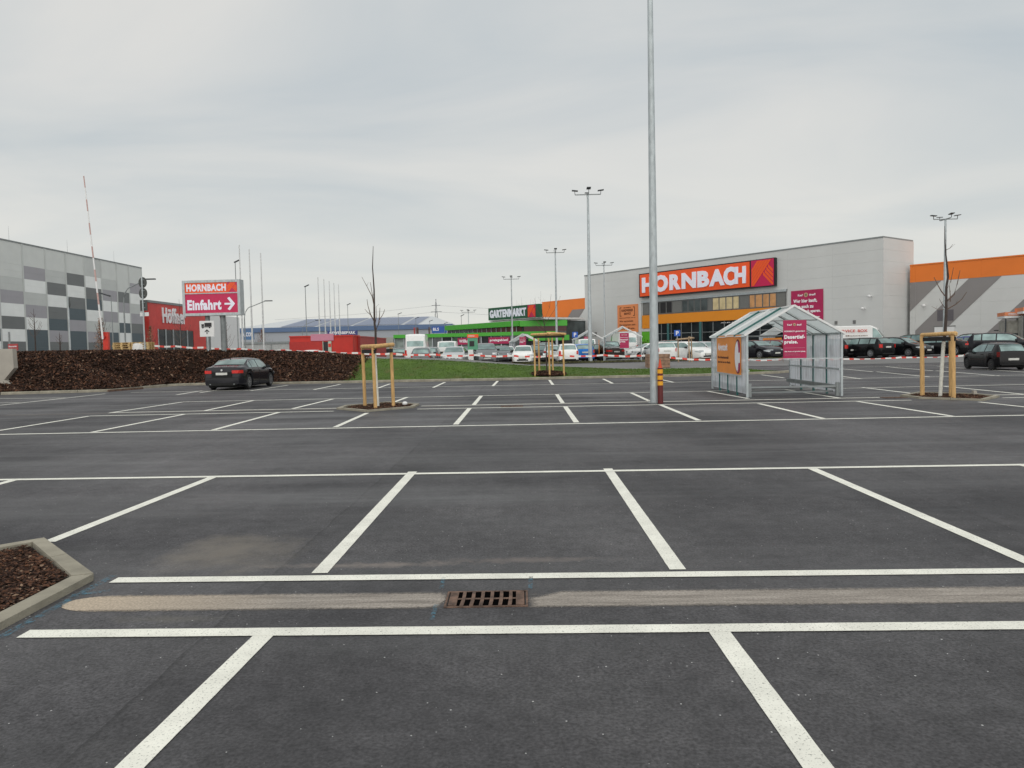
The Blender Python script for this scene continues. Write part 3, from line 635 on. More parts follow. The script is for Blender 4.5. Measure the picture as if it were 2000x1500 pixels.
stakes('stake_frame', 'three pale wooden stakes joined by a round crossbar over the right tree bed', [qR, qL, qM], [((qL[0] + .02, qL[1], 1.80), (qR[0], qR[1], 1.82)), ((qR[0] + .02, qR[1] - .02, 1.80), (qM[0] + .1, qM[1] + .5, 1.84))],
       1.65, 1.76, rad=.062, lrad=.058, belts=[((qL[0] - .02, qL[1] - .07, 1.67), (qR[0], qR[1] - .09, 1.67))])
# branch tables: (radius, [(dx, z) ...]) measured against the trunk
def tree(name, label, x, y, trunk, limbs, white_to, r0, group, seed=1):
    rnd = random.Random(seed); o = root(name, label, 'tree', (x, y, H(x, y)), 0, group)
    lo = [(dx, 0, z) for dx, z in trunk if z <= white_to]; up = [(dx, 0, z) for dx, z in trunk if z >= white_to]
    zt = trunk[-1][1]
    rr = lambda z: max(.006, r0 * (1 - z / zt) ** .75 + .006)
    if white_to > 0: MB().tube(lo, [r0 * 1.05] * len(lo), 10).build('white_painted_trunk', M_LIME, o, True)
    MB().tube(up, [rr(p[2]) * (1 + .15 * rnd.random()) for p in up], 8).build('trunk', M_BARK, o, True)
    for r, pl in limbs:
        mb = MB(); yy = rnd.uniform(-.25, .25)
        mb.tube([(dx, yy * i / len(pl), z) for i, (dx, z) in enumerate(pl)], [r * (1 - .8 * i / len(pl)) for i in range(len(pl))], 6)
        for i in range(1, len(pl) - 1):
            dx, z = pl[i]
            if rnd.random() < .5: mb.tube([(dx, yy * i / len(pl), z), (dx + rnd.uniform(-.1, .1), yy, z + .1)], [r * .4, .002], 5)
        mb.build('branch', M_TWIG, o, True)
    return o
k = .00219; TZ = lambda yy: 1.82 + (1400 - yy) * k; TX = lambda xx: (xx - 300) * k
cv = lambda L: [(TX(a), TZ(b)) for a, b in L]
tx, ty = (-4.437, 22.274)
tree('young_tree', 'slim leafless young tree with a white trunk between the middle stakes', tx, ty,
     [(0.0, 0), (-.03, .8), (-.05, 1.6)] + cv([(293, 1420), (295, 1200), (285, 1100), (287, 900), (292, 650), (280, 350), (297, 70)]),
     [(.014, cv([(283, 850), (265, 740), (200, 600), (140, 480)])), (.012, cv([(281, 840), (262, 680), (245, 550)])), (.016, cv([(284, 1080), (235, 970), (212, 870), (205, 780)])),
      (.011, cv([(235, 985), (190, 945), (160, 905)])), (.018, cv([(297, 1200), (340, 1100), (352, 980), (358, 890)])), (.011, cv([(345, 1060), (400, 990), (435, 915)])),
      (.010, cv([(292, 1110), (318, 1000), (312, 880), (350, 845)])), (.008, cv([(286, 1060), (250, 1020)])), (.006, cv([(225, 960), (235, 1020)]))], 1.6, .040, 'young trees in the car park beds', 3)
k2 = .1866 / 66; TZ2 = lambda yy: 1.80 + (1330 - yy) * k2; TX2 = lambda xx: (xx - 306) * k2
cv2 = lambda L: [(TX2(a), TZ2(b)) for a, b in L]
tx, ty = (11.981, 22.010)
tree('young_tree', 'reddish leafless young tree with a white trunk between the right stakes', tx, ty,
     [(-.12, 0), (-.08, .8), (-.03, 1.6)] + cv2([(310, 1300), (318, 1100), (318, 850), (335, 750), (322, 620), (310, 520), (302, 380), (298, 240)]),
     [(.018, cv2([(304, 940), (270, 890), (240, 830), (205, 750)])), (.018, cv2([(320, 1000), (390, 930), (415, 820), (435, 690)])), (.018, cv2([(320, 1080), (400, 1030), (450, 980), (485, 910)])),
      (.014, cv2([(358, 1000), (365, 920), (366, 835)])), (.012, cv2([(325, 870), (350, 800), (365, 660)])), (.009, cv2([(312, 480), (340, 465), (355, 430)])),
      (.010, cv2([(304, 1060), (260, 1010), (230, 970)])), (.008, cv2([(300, 1080), (230, 1070), (195, 1040)]))], 1.6, .048, 'young trees in the car park beds', 5)

# ------------------------------------------------------------------ vehicles
def interp(tab, x): return float(np.interp(x, [a for a, _ in tab], [b for _, b in tab]))
SPECS = {
 # x is measured from the rear bumper (0) to the nose (L)
 'sedan': dict(L=4.90, W=1.86, r=.34, wb=(.98, 3.95), top=[(0, .62), (.03, .93), (.12, 1.06), (.55, 1.10), (.80, 1.14), (1.45, 1.385), (1.75, 1.44), (2.3, 1.465), (2.8, 1.445), (3.05, 1.39), (3.75, 1.03), (4.3, .93), (4.7, .80), (4.86, .66), (4.9, .5)],
    belt=[(0, .62), (.1, .95), (.6, .99), (2.5, .95), (3.8, .90), (4.6, .76), (4.9, .5)], ws=(3.06, 3.72), rw=(.86, 1.55), win=[(1.02, 1.40), (1.46, 2.20), (2.28, 3.35)]),
 'hatch': dict(L=3.85, W=1.65, r=.29, wb=(.68, 3.17), top=[(0, .58), (.02, .88), (.07, .98), (.22, 1.20), (.40, 1.36), (.7, 1.42), (1.5, 1.44), (2.05, 1.40), (2.3, 1.33), (2.95, 1.00), (3.4, .90), (3.7, .74), (3.82, .6), (3.85, .48)],
    belt=[(0, .6), (.06, .93), (.5, .95), (2.0, .90), (2.9, .87), (3.6, .72), (3.85, .48)], ws=(2.28, 2.93), rw=(.08, .36), win=[(.62, 1.28), (1.36, 2.62)]),
 'wagon': dict(L=4.55, W=1.78, r=.31, wb=(.85, 3.45), top=[(0, .6), (.02, .90), (.08, 1.02), (.28, 1.28), (.48, 1.42), (1.2, 1.48), (2.2, 1.48), (2.6, 1.44), (2.8, 1.37), (3.45, 1.02), (3.95, .92), (4.35, .80), (4.5, .64), (4.55, .5)],
    belt=[(0, .6), (.07, .95), (.6, .98), (2.5, .94), (3.45, .90), (4.3, .76), (4.55, .5)], ws=(2.8, 3.42), rw=(.10, .42), win=[(.5, .95), (1.03, 1.85), (1.93, 3.1)]),
 'suv': dict(L=4.55, W=1.86, r=.36, wb=(.85, 3.5), top=[(0, .7), (.02, 1.05), (.08, 1.2), (.25, 1.5), (.45, 1.64), (1.2, 1.70), (2.2, 1.69), (2.6, 1.65), (2.8, 1.58), (3.45, 1.18), (3.95, 1.08), (4.35, .96), (4.5, .78), (4.55, .6)],
    belt=[(0, .7), (.07, 1.08), (.6, 1.12), (2.5, 1.08), (3.45, 1.04), (4.3, .90), (4.55, .6)], ws=(2.8, 3.42), rw=(.10, .40), win=[(.5, .95), (1.03, 1.85), (1.93, 3.1)]),
 'mini': dict(L=3.55, W=1.62, r=.29, wb=(.62, 2.92), top=[(0, .6), (.03, .88), (.12, 1.02), (.32, 1.28), (.55, 1.42), (1.0, 1.49), (1.7, 1.48), (2.0, 1.42), (2.55, 1.08), (2.95, .98), (3.3, .82), (3.5, .62), (3.55, .48)],
    belt=[(0, .6), (.1, .92), (.5, .95), (2.0, .92), (2.6, .90), (3.3, .74), (3.55, .48)], ws=(2.02, 2.52), rw=(.14, .46), win=[(.62, 1.15), (1.22, 2.3)]),
 'van': dict(L=4.9, W=1.92, r=.33, wb=(1.0, 4.0), top=[(0, .7), (.02, 1.2), (.05, 1.7), (.12, 1.88), (.35, 1.96), (3.3, 1.96), (3.6, 1.86), (4.25, 1.20), (4.7, 1.02), (4.85, .8), (4.9, .55)],
    belt=[(0, .7), (.03, 1.12), (.6, 1.14), (3.5, 1.12), (4.2, 1.05), (4.7, .9), (4.9, .55)], ws=(3.6, 4.22), rw=(.035, .11), win=[(3.05, 3.95)]),
 'highvan': dict(L=5.4, W=1.98, r=.34, wb=(1.1, 4.4), top=[(0, .7), (.02, 1.3), (.10, 1.95), (.22, 2.48), (.5, 2.62), (3.5, 2.60), (4.0, 2.35), (4.7, 1.30), (5.1, 1.12), (5.33, .85), (5.4, .55)],
    belt=[(0, .7), (.03, 1.22), (.6, 1.24), (4.0, 1.22), (4.7, 1.10), (5.2, .9), (5.4, .55)], ws=(4.1, 4.66), rw=(.05, .115), win=[(3.7, 4.45)]),
}
def section(sp, x):
    L, W = sp['L'], sp['W']; Ht = max(z for _, z in sp['top'])
    zt = interp(sp['top'], x); zb = min(interp(sp['belt'], x), zt - .025)
    e0, e1 = min(1, x / .55), min(1, (L - x) / .75)
    hw = W / 2 * (1 - .17 * (1 - e0) ** 2.2) * (1 - .26 * (1 - e1) ** 2.2)
    g = max(0, min(1, (zt - zb) / (Ht - zb + 1e-6)))
    tall = Ht > 1.9
    wt = hw * (.95 - (.10 if tall else .235) * g ** .8)
    zbot = .165 + .09 * (1 - e0) + .06 * (1 - e1)
    ra = sp['r'] + .055
    for xw in sp['wb']:
        if abs(x - xw) < ra: zbot = max(zbot, sp['r'] + math.sqrt(ra * ra - (x - xw) ** 2) - .005)
    zm = zbot + .5 * (zb - zbot)
    return [(0, zbot), (.84 * hw, zbot), (.965 * hw, zbot + .02), (.995 * hw, min(zbot + .10, zm)), (hw, zm), (.992 * hw, zb - .12 * (zb - zbot)), (.955 * hw, zb),
            (.955 * hw * .45 + wt * .55, zb + (zt - .05 * g - zb) * .55), (wt, zt - .03 - .045 * g), (wt * .9, zt - .018 - .012 * g), (wt * .55, zt - .004), (0, zt)]
def car_body(sp):
    L = sp['L']; xs = set(np.linspace(.0, L, 44).tolist()) | {.01, .03, .06, L - .02, L - .05}
    for a, _ in sp['top']: xs.add(a)
    ra = sp['r'] + .055
    for xw in sp['wb']:
        for t in np.linspace(0, math.pi, 11): xs.add(xw - ra * math.cos(t) * .9999)
        xs |= {xw - ra - .002, xw + ra + .002}
    xs = sorted(x for x in xs if 0 <= x <= L); xs = [x for i, x in enumerate(xs) if i == 0 or x - xs[i - 1] > .0012]
    vs = []; K = 12
    for x in xs:
        s = section(sp, x); vs += [(x - L / 2, -y, z) for y, z in s] + [(x - L / 2, y, z) for y, z in s[::-1][1:-1]]
    m = 2 * K - 2; fs = []
    for i in range(len(xs) - 1):
        for j in range(m): fs.append((i * m + j, (i + 1) * m + j, (i + 1) * m + (j + 1) % m, i * m + (j + 1) % m))
    fs.append(tuple(range(m))); fs.append(tuple(range((len(xs) - 1) * m, len(xs) * m))[::-1])
    return MB().add(vs, fs)
def glass_side(sp, x0, x1, side, L):
    mb = MB(); n = 7; vs = []; sl = .06
    for i in range(n):
        for q in range(4):
            t = (.10, .40, .70, .95)[q]
            x = x0 + (x1 - x0) * i / (n - 1)
            s = section(sp, x); a, b, c_ = s[6], s[7], s[8]
            if t < .55: f = t / .55; y, z = a[0] + (b[0] - a[0]) * f, a[1] + (b[1] - a[1]) * f
            else: f = (t - .55) / .45; y, z = b[0] + (c_[0] - b[0]) * f, b[1] + (c_[1] - b[1]) * f
            vs.append((x - L / 2, side * (y + .010), z + .003))
    for i in range(n - 1):
        for q in range(3): mb.add([vs[i * 4 + q], vs[(i + 1) * 4 + q], vs[(i + 1) * 4 + q + 1], vs[i * 4 + q + 1]], [(0, 1, 2, 3) if side < 0 else (3, 2, 1, 0)])
    return mb
def glass_end(sp, x0, x1, L, fwd):
    mb = MB(); n = 6; vs = []; cols = (-.90, -.55, 0, .55, .90)
    for i in range(n):
        x = x0 + (x1 - x0) * i / (n - 1); s = section(sp, x)
        for c_ in cols:
            y = s[8][0] * c_; z = float(np.interp(abs(c_), [0, .55, .9, 1], [s[11][1], s[10][1], s[9][1], s[8][1]]))
            vs.append((x - L / 2 + (.008 if fwd else -.008), y, z + .008))
    for i in range(n - 1):
        for q in range(4): mb.add([vs[i * 5 + q], vs[(i + 1) * 5 + q], vs[(i + 1) * 5 + q + 1], vs[i * 5 + q + 1]], [(0, 1, 2, 3)])
    return mb
def wheel_meshes(r, cover):
    w = .20
    ty = MB().lathe([(r * .62, -w / 2), (r * .9, -w / 2), (r, -w / 2 + .03), (r, w / 2 - .03), (r * .9, w / 2), (r * .62, w / 2)], axis='y', n=28).mesh('tyre', M_TYRE, True)
    rm = MB(); mt = M_HUB if cover else M_RIM
    rm.lathe([(r * .66, .0), (r * .66, w / 2 - .01), (r * .60, w / 2 - .005), (r * .58, w / 2 - .05), (r * .1, w / 2 - .05)], axis='y', n=28, mi=1)
    rm.lathe([(r * .665, w / 2 - .03), (r * .665, w / 2 + .004), (r * .60, w / 2 + .006), (r * .60, w / 2 - .03)], axis='y', n=28)
    for k_ in range(10 if not cover else 7):
        a = 2 * math.pi * k_ / (10 if not cover else 7)
        rm.beam((r * .08 * math.cos(a), w / 2 - .012, r * .08 * math.sin(a)), (r * .62 * math.cos(a), w / 2 - .006, r * .62 * math.sin(a)), .022, .03)
    rm.lathe([(r * .16, w / 2 - .02), (r * .16, w / 2 + .002), (r * .05, w / 2 + .004)], axis='y', n=12)
    return ty, rm.mesh('rim', [mt, M_UNDER], False)
MESH = {}
def vehicle(kind, paint, x, y, deg, label, cat='car', cover=False, name='parked_car', z=None, group='cars parked on the store car park', plate=True, detail=True, hs=1.0):
    sp = SPECS[kind]; L, W, r = sp['L'], sp['W'], sp['r']
    o = root(name, label, cat, (x, y, H(x, y) if z is None else z), R(deg), group)
    if hs != 1.0: o.scale = (hs, hs, hs)
    def part(pn, key, make, m, parent=o, smooth=False):
        key = (kind, key, cover)
        if key not in MESH: MESH[key] = make().mesh(pn, m, smooth)
        return link(pn, MESH[key], parent)
    bk = (kind, 'body', paint.name)
    if bk not in MESH:
        me = car_body(sp).mesh('body', paint, False); fix_normals(me); me.shade_smooth(); me.set_sharp_from_angle(angle=R(30)); MESH[bk] = me
    body = link('body', MESH[bk], o)
    part('under_body', 'ub', lambda: MB().box(-L / 2 + .3, L / 2 - .3, -W * .40, W * .40, .125, .55), M_UNDER)
    for i, (a, b) in enumerate(sp['win']):
        for s in (-1, 1): part('side_window', ('w', i, s), lambda: glass_side(sp, a, b, s, L), M_CARGL, smooth=True)
    part('windscreen', 'ws', lambda: glass_end(sp, sp['ws'][0], sp['ws'][1], L, True), M_CARGL, smooth=True)
    part('rear_window', 'rwn', lambda: glass_end(sp, sp['rw'][0], sp['rw'][1], L, False), M_CARGL, smooth=True)
    wk = ('wheel', r, cover)
    if wk not in MESH: MESH[wk] = wheel_meshes(r, cover)
    for xw in sp['wb']:
        for s in (-1, 1):
            wo = link('wheel', MESH[wk][0], o, (xw - L / 2, s * (W / 2 - .125), r)); wo.rotation_euler = (0, 0, 0 if s > 0 else math.pi)
            link('rim', MESH[wk][1], wo)
    zl = interp(sp['belt'], .12)
    hwr = section(sp, .06)[4][0]; hwf = section(sp, L - .12)[4][0]
    for s in (-1, 1):
        def tl():
            mb = MB(); pts = []
            for t in range(9):
                xx, f = ((.26 if kind == 'sedan' else .15), 1.0) if t == 0 else (max(-.012, (.26 if kind == 'sedan' else .15) - t * .045), 1)
                s_ = section(sp, max(0, xx)); yy = s_[5][0] + .012 if xx > .05 else s_[5][0] * (1 - .0) + .004
                pts.append((xx, yy))
            pts.append((-.018, hwr * (.58 if kind == 'sedan' else .95 if cover else .84)))
            zt_, zb_ = (zl - .04, zl - .18) if kind == 'sedan' else (zl + .02, zl - .24)
            if kind in ('van', 'highvan'): zt_, zb_ = zl + .02, zl - .36; pts = [p for p in pts[:-1]] + [(-.018, hwr * .86)]
            for p, q in zip(pts[:-1], pts[1:]):
                mb.quad((p[0] - L / 2, s * p[1], zb_), (q[0] - L / 2, s * q[1], zb_), (q[0] - L / 2, s * q[1], zt_), (p[0] - L / 2, s * p[1], zt_))
            return mb
        part('tail_light', ('tl', s), tl, M_TAIL if not cover else mat('dim_tail_light', (.16, .01, .01), .2))
        def hl():
            mb = MB(); zc = interp(sp['belt'], L - .25) - .05; pts = []
            for xx in (L - .52, L - .42, L - .32, L - .22, L - .14, L - .08):
                s_ = section(sp, xx); pts.append((xx + .012, s_[5][0] + .012))
            pts.append((L - .045, hwf * .52))
            for i, (p, q) in enumerate(zip(pts[:-1], pts[1:])):
                h0, h1 = .03 + .022 * min(i, 4), .03 + .022 * min(i + 1, 4)
                mb.quad((p[0] - L / 2, s * p[1], zc - h0), (q[0] - L / 2, s * q[1], zc - h1), (q[0] - L / 2 - .02, s * q[1], zc + h1 * .6), (p[0] - L / 2, s * p[1], zc + h0 * .6))
            return mb
        part('headlight', ('hl', s), hl, M_HEAD)
        part('wing_mirror', ('mi', s), lambda: MB().prism([(sp['win'][-1][1] - L / 2 - .04, s * (W / 2 - .06)), (sp['win'][-1][1] - L / 2 + .05, s * (W / 2 - .06)), (sp['win'][-1][1] - L / 2 + .04, s * (W / 2 + .15)), (sp['win'][-1][1] - L / 2 - .06, s * (W / 2 + .15))], interp(sp['belt'], sp['win'][-1][1]) + .02, interp(sp['belt'], sp['win'][-1][1]) + .16), M_BLACK)
        if detail:
            for i, (a, b) in enumerate(sp['win'][-2:]):
                part('door_handle', ('dh', i, s), lambda: MB().box(a + .06 - L / 2, a + .24 - L / 2, *(sorted((s * (W / 2 - .02), s * (W / 2 + .016)))), interp(sp['belt'], a) - .12, interp(sp['belt'], a) - .09), M_BLACK if cover else M_HUB)
    zf = interp(sp['belt'], L - .1) - .12
    part('grille', 'gr', lambda: MB().box(L / 2 - .07, L / 2 + .004, -hwf * .42, hwf * .42, zf - .09, zf + .06), M_BLACK)
    part('lower_grille', 'lg', lambda: MB().box(L / 2 - .08, L / 2 + .006, -hwf * .62, hwf * .62, .27, .38), M_BLACK)
    if plate:
        part('rear_plate', 'rp', lambda: MB().box(-L / 2 - .02, -L / 2 + .02, -.26, .26, zl - .24 if kind not in ('hatch', 'mini') else zl - .42, zl - .13 if kind not in ('hatch', 'mini') else zl - .31), M_PLATE)
        part('front_plate', 'fp', lambda: MB().box(L / 2 - .02, L / 2 + .02, -.26, .26, .42, .53), M_PLATE)
    part('bumper_strip', 'bs', lambda: MB().box(-L / 2 - .008, -L / 2 + .1, -hwr * .8, hwr * .8, .25, .33), M_UNDER)
    return o
def cpaint(n, c, r=.16, met=.0, coat=.0): return mat(n, c, r, met, var=.05, spec=.30)
PB = cpaint('black_car_paint', (.006, .006, .007)); PG = cpaint('graphite_car_paint', (.013, .013, .017), met=.0); PW = cpaint('white_car_paint', (.82, .82, .80))
PS = cpaint('silver_car_paint', (.55, .57, .58), met=.3); PGR = cpaint('grey_car_paint', (.16, .17, .175), met=.4); PBL = cpaint('blue_car_paint', (.01, .16, .52))
PDB = cpaint('dark_blue_car_paint', (.012, .018, .20)); PR = cpaint('dark_red_car_paint', (.13, .012, .018)); PBR = cpaint('brown_car_paint', (.06, .045, .04)); PDG = cpaint('dark_green_car_paint', (.018, .026, .02))
def seams(o, kind, xs_):
    sp = SPECS[kind]; L = sp['L']
    for x in xs_:
        for s_ in (-1, 1):
            sc_p = section(sp, x); pl_ = [(x - L / 2, s_ * (y + .001), z) for y, z in sc_p[2:7]]
            MB().tube(pl_, .006, 4).build('door_seam', M_UNDER, o)
vb = vehicle('sedan', PG, -13.95, 36.75, 90, 'dark grey saloon car seen from behind, parked before the mulch bank', name='sedan_car', group=None)
seams(vb, 'sedan', (1.42, 2.24, 3.42))
MB().tube([(-1.35, 0, 1.40), (-1.42, 0, 1.47)], [.03, .012], 6).build('roof_aerial', M_BLACK, vb)
for s in (-1, 1): MB().tube([(-1.42, s * .83, 1.0), (-1.30, s * .755, 1.20), (-1.0, s * .69, 1.345), (-.3, s * .665, 1.40), (.5, s * .67, 1.38), (1.0, s * .72, 1.2), (1.22, s * .80, .98)], .010, 5).build('window_trim', M_CHROME, vb)
for s in (-1, 1): MB().tube([(-2.46, s * .55, .28), (-2.36, s * .55, .28)], .028, 8).build('exhaust_pipe', M_GALVD, vb)
zz = interp(SPECS['sedan']['belt'], .12)
MB().box(-2.478, -2.44, -.46, .46, zz - .36, zz - .12).build('plate_recess_shade', M_UNDER, vb)  # dark slab on the tail, painted as the shade of a recess
MB().box(-2.47, -2.40, -.78, .78, zz - .385, zz - .372).build('bumper_crease_shade', M_UNDER, vb)  # dark strip in place of the shade along a crease
MB().box(-2.455, -2.40, -.60, .60, .22, .34).build('rear_diffuser', M_UNDER, vb)
MB().box(-2.50, -2.47, -.26, .26, zz - .25, zz - .14).build('rear_plate', M_PLATE, vb)
MB().lathe([(.045, -.008), (.045, .0)], c=(-2.455, 0, zz - .03), axis='x', n=14).build('badge', M_CHROME, vb)
vh = vehicle('hatch', PB, 24.9, 41.0, 86, 'black three-door hatchback parked alone on the right bays', name='hatchback_car', cover=True, group=None, hs=.985)
seams(vh, 'hatch', (1.34, 2.62))
# cars of the far lot: kind, paint, photo x, distance, heading, label
FAR = [
 ('hatch', PW, -17.565, 62.0, 95, 'white car roof just showing above the mulch bank before the red container', 1),
 ('wagon', PBR, -12.400, 74.0, 95, 'dark brown car left of the white high-roof van', 1),
 ('highvan', PW, -9.760, 67.5, 94, 'white high-roof van seen from behind beside the green market roof', 1),
 ('hatch', PGR, -8.191, 59.6, 92, 'silver grey hatchback with black rear window before the high-roof van', 1),
 ('wagon', PB, -8.938, 73.0, 90, 'black car between the two white vans', 1),
 ('van', PW, -7.075, 68.0, 93, 'white van with a round yellow sticker on its rear door', 1),
 ('sedan', PS, -5.696, 60.0, -90, 'silver saloon facing the camera left of the service pillar', 1),
 ('hatch', PB, -5.723, 68.0, -88, 'dark car half hidden behind the service pillar', 1),
 ('suv', PGR, -3.386, 62.3, -84, 'grey people carrier facing the camera right of the service pillar', 1),
 ('wagon', PGR, -2.341, 71.0, -86, 'grey estate car behind the gap left of the white coupe', 1),
]
FAR = [f for f in FAR if f]
FAR += [
 ('hatch', PW, -0.288, 58.4, -92, 'white hatchback facing the camera before a small gabled shelter', 1),
 ('suv', PGR, 1.764, 69.0, -90, 'grey car behind the mulch ring of the staked tree', 1),
 ('mini', PW, 3.053, 59.2, 93, 'small white rounded car seen from behind with a high rear window', 1),
 ('wagon', PBL, 4.483, 64.0, 96, 'bright blue car seen from behind next to the small white car', 1),
 ('van', PW, 5.683, 75.0, 92, 'white van behind the blue car under the parking sign', 1),
 ('sedan', PBR, 6.226, 64.6, 118, 'dark brown car beside the tall lamp post', 1),
 ('suv', PB, 7.484, 71.0, 95, 'black off-roader inside the left trolley shelter outline', 1),
 ('highvan', PW, 9.585, 76.0, 95, 'white panel van behind the magenta shelter poster', 1),
 ('hatch', PW, 10.815, 68.0, 200, 'white car by the dark hedge, partly hidden by the big lamp post', 1),
 ('wagon', PW, 10.669, 61.5, 96, 'white hatchback seen from behind right of the big lamp post', 1),
 ('hatch', PR, 13.367, 69.5, 95, 'dark red car behind the grey wooden stakes', 1),
 ('wagon', PW, 12.611, 59.3, -64, 'white car turned half left beside the grey wooden stakes', 1),
 ('sedan', PGR, 18.901, 75.0, -70, 'grey car far behind the orange poster shelter', 1),
 ('sedan', PG, 17.601, 59.3, -62, 'dark grey saloon facing the camera seen through the shelter', 1),
 ('wagon', PR, 20.715, 62.6, -58, 'dark red estate behind the magenta hanging poster', 1),
 ('wagon', PGR, 23.738, 74.0, -60, 'grey car far behind the dark grey saloon in the shelter', 1),
 ('highvan', PW, 30.365, 69.5, -30, 'white delivery van with red lettering behind the black cars', 1),
 ('hatch', PB, 23.235, 58.6, 122, 'black car with a red rear light just right of the shelter', 1),
 ('wagon', PB, 25.066, 57.4, 118, 'black hatchback with white number plate before the delivery van', 1),
 ('wagon', PB, 27.952, 57.6, -56, 'black estate with a chrome grille facing the camera', 1),
 ('suv', PDG, 33.017, 66.0, 128, 'dark green car with roof rails behind the chrome-grilled estate', 1),
 ('sedan', PB, 31.031, 58.0, 132, 'black saloon behind the right tree stakes', 1),
 ('hatch', PDB, 37.448, 66.0, 112, 'dark blue hatchback right of the right tree stakes', 1),
 ('suv', PB, 40.152, 70.0, 150, 'black off-roader with its tailgate raised by the grey striped wall', 1),
 ('suv', PG, 34.173, 55.0, -40, 'dark grey estate parked behind the black hatchback on the right', 1),
 ('wagon', PGR, -8.292, 66.0, 88, 'grey car squeezed between the high-roof van and the sticker van', 1),
 ('hatch', PDG, -6.830, 75.0, 90, 'dark car far behind the silver saloon left of the service pillar', 1),
 ('hatch', PW, -1.975, 76.0, -88, 'white car far behind the grey estate by the thin lamp post', 1),
 ('wagon', PB, 0.939, 62.0, -92, 'black car between the white hatchback and the wooden stakes', 1),
 ('hatch', PS, 2.026, 62.0, 92, 'silver car right behind the pale wooden stakes on the grass', 1),
 ('hatch', PS, 6.569, 73.0, 95, 'silver car behind the tall lamp post and the dark brown car', 1),
 ('suv', PGR, 14.074, 77.0, 95, 'grey car far behind the white hatchback near the entrance', 1),
 ('wagon', PS, 15.755, 67.0, -65, 'silver estate behind the white car by the orange poster shelter', 1),
 ('hatch', PS, 22.798, 67.0, -60, 'silver car mostly hidden behind the magenta hanging poster', 1),
 ('wagon', PB, 25.949, 63.0, 122, 'black estate behind the red-lit car right of the shelter', 1),
 ('wagon', PGR, 29.166, 63.5, -56, 'dark grey car behind the gap between the two black cars', 1),
 ('sedan', PGR, 41.151, 60.0, -50, 'grey saloon at the right photo edge', 1),
]
veh = {}
for kd, p, x, y, dg_, lb, _ in FAR:
    cat = 'van' if 'van' in kd else 'car'
    nm = 'parked_van' if 'van' in kd else 'parked_car'
    if 'photo edge' in lb: continue
    veh[lb] = vehicle(kd, p, x, y, dg_, lb, cat, name=nm, group='vehicles on the store car park', detail=False)
# raised tailgate
tg = [v for k_, v in veh.items() if 'tailgate' in k_][0]
MB().box(-3.1, -2.0, -.8, .8, 1.86, 1.94).build('tailgate', PB, tg)
dv_ = [v for k_, v in veh.items() if 'delivery' in k_][0]
for s in (-1,):
    t1 = text('SERVICE', -1.9, -.4, 2.02, 2.26, -1.0, M_RED, dv_); t2 = text('BOX', -.2, .6, 2.02, 2.26, -1.0, M_RED, dv_)
    t3 = text('Mietwagen', -1.2, .6, 1.62, 1.76, -1.0, M_PRINTB, dv_)
yv = [v for k_, v in veh.items() if 'sticker' in k_][0]
MB().lathe([(.12, -.01), (.12, .0)], c=(-2.475, .35, .95), axis='x', n=14).build('sticker', mat('yellow_sticker', (.6, .42, .06), .5), yv)

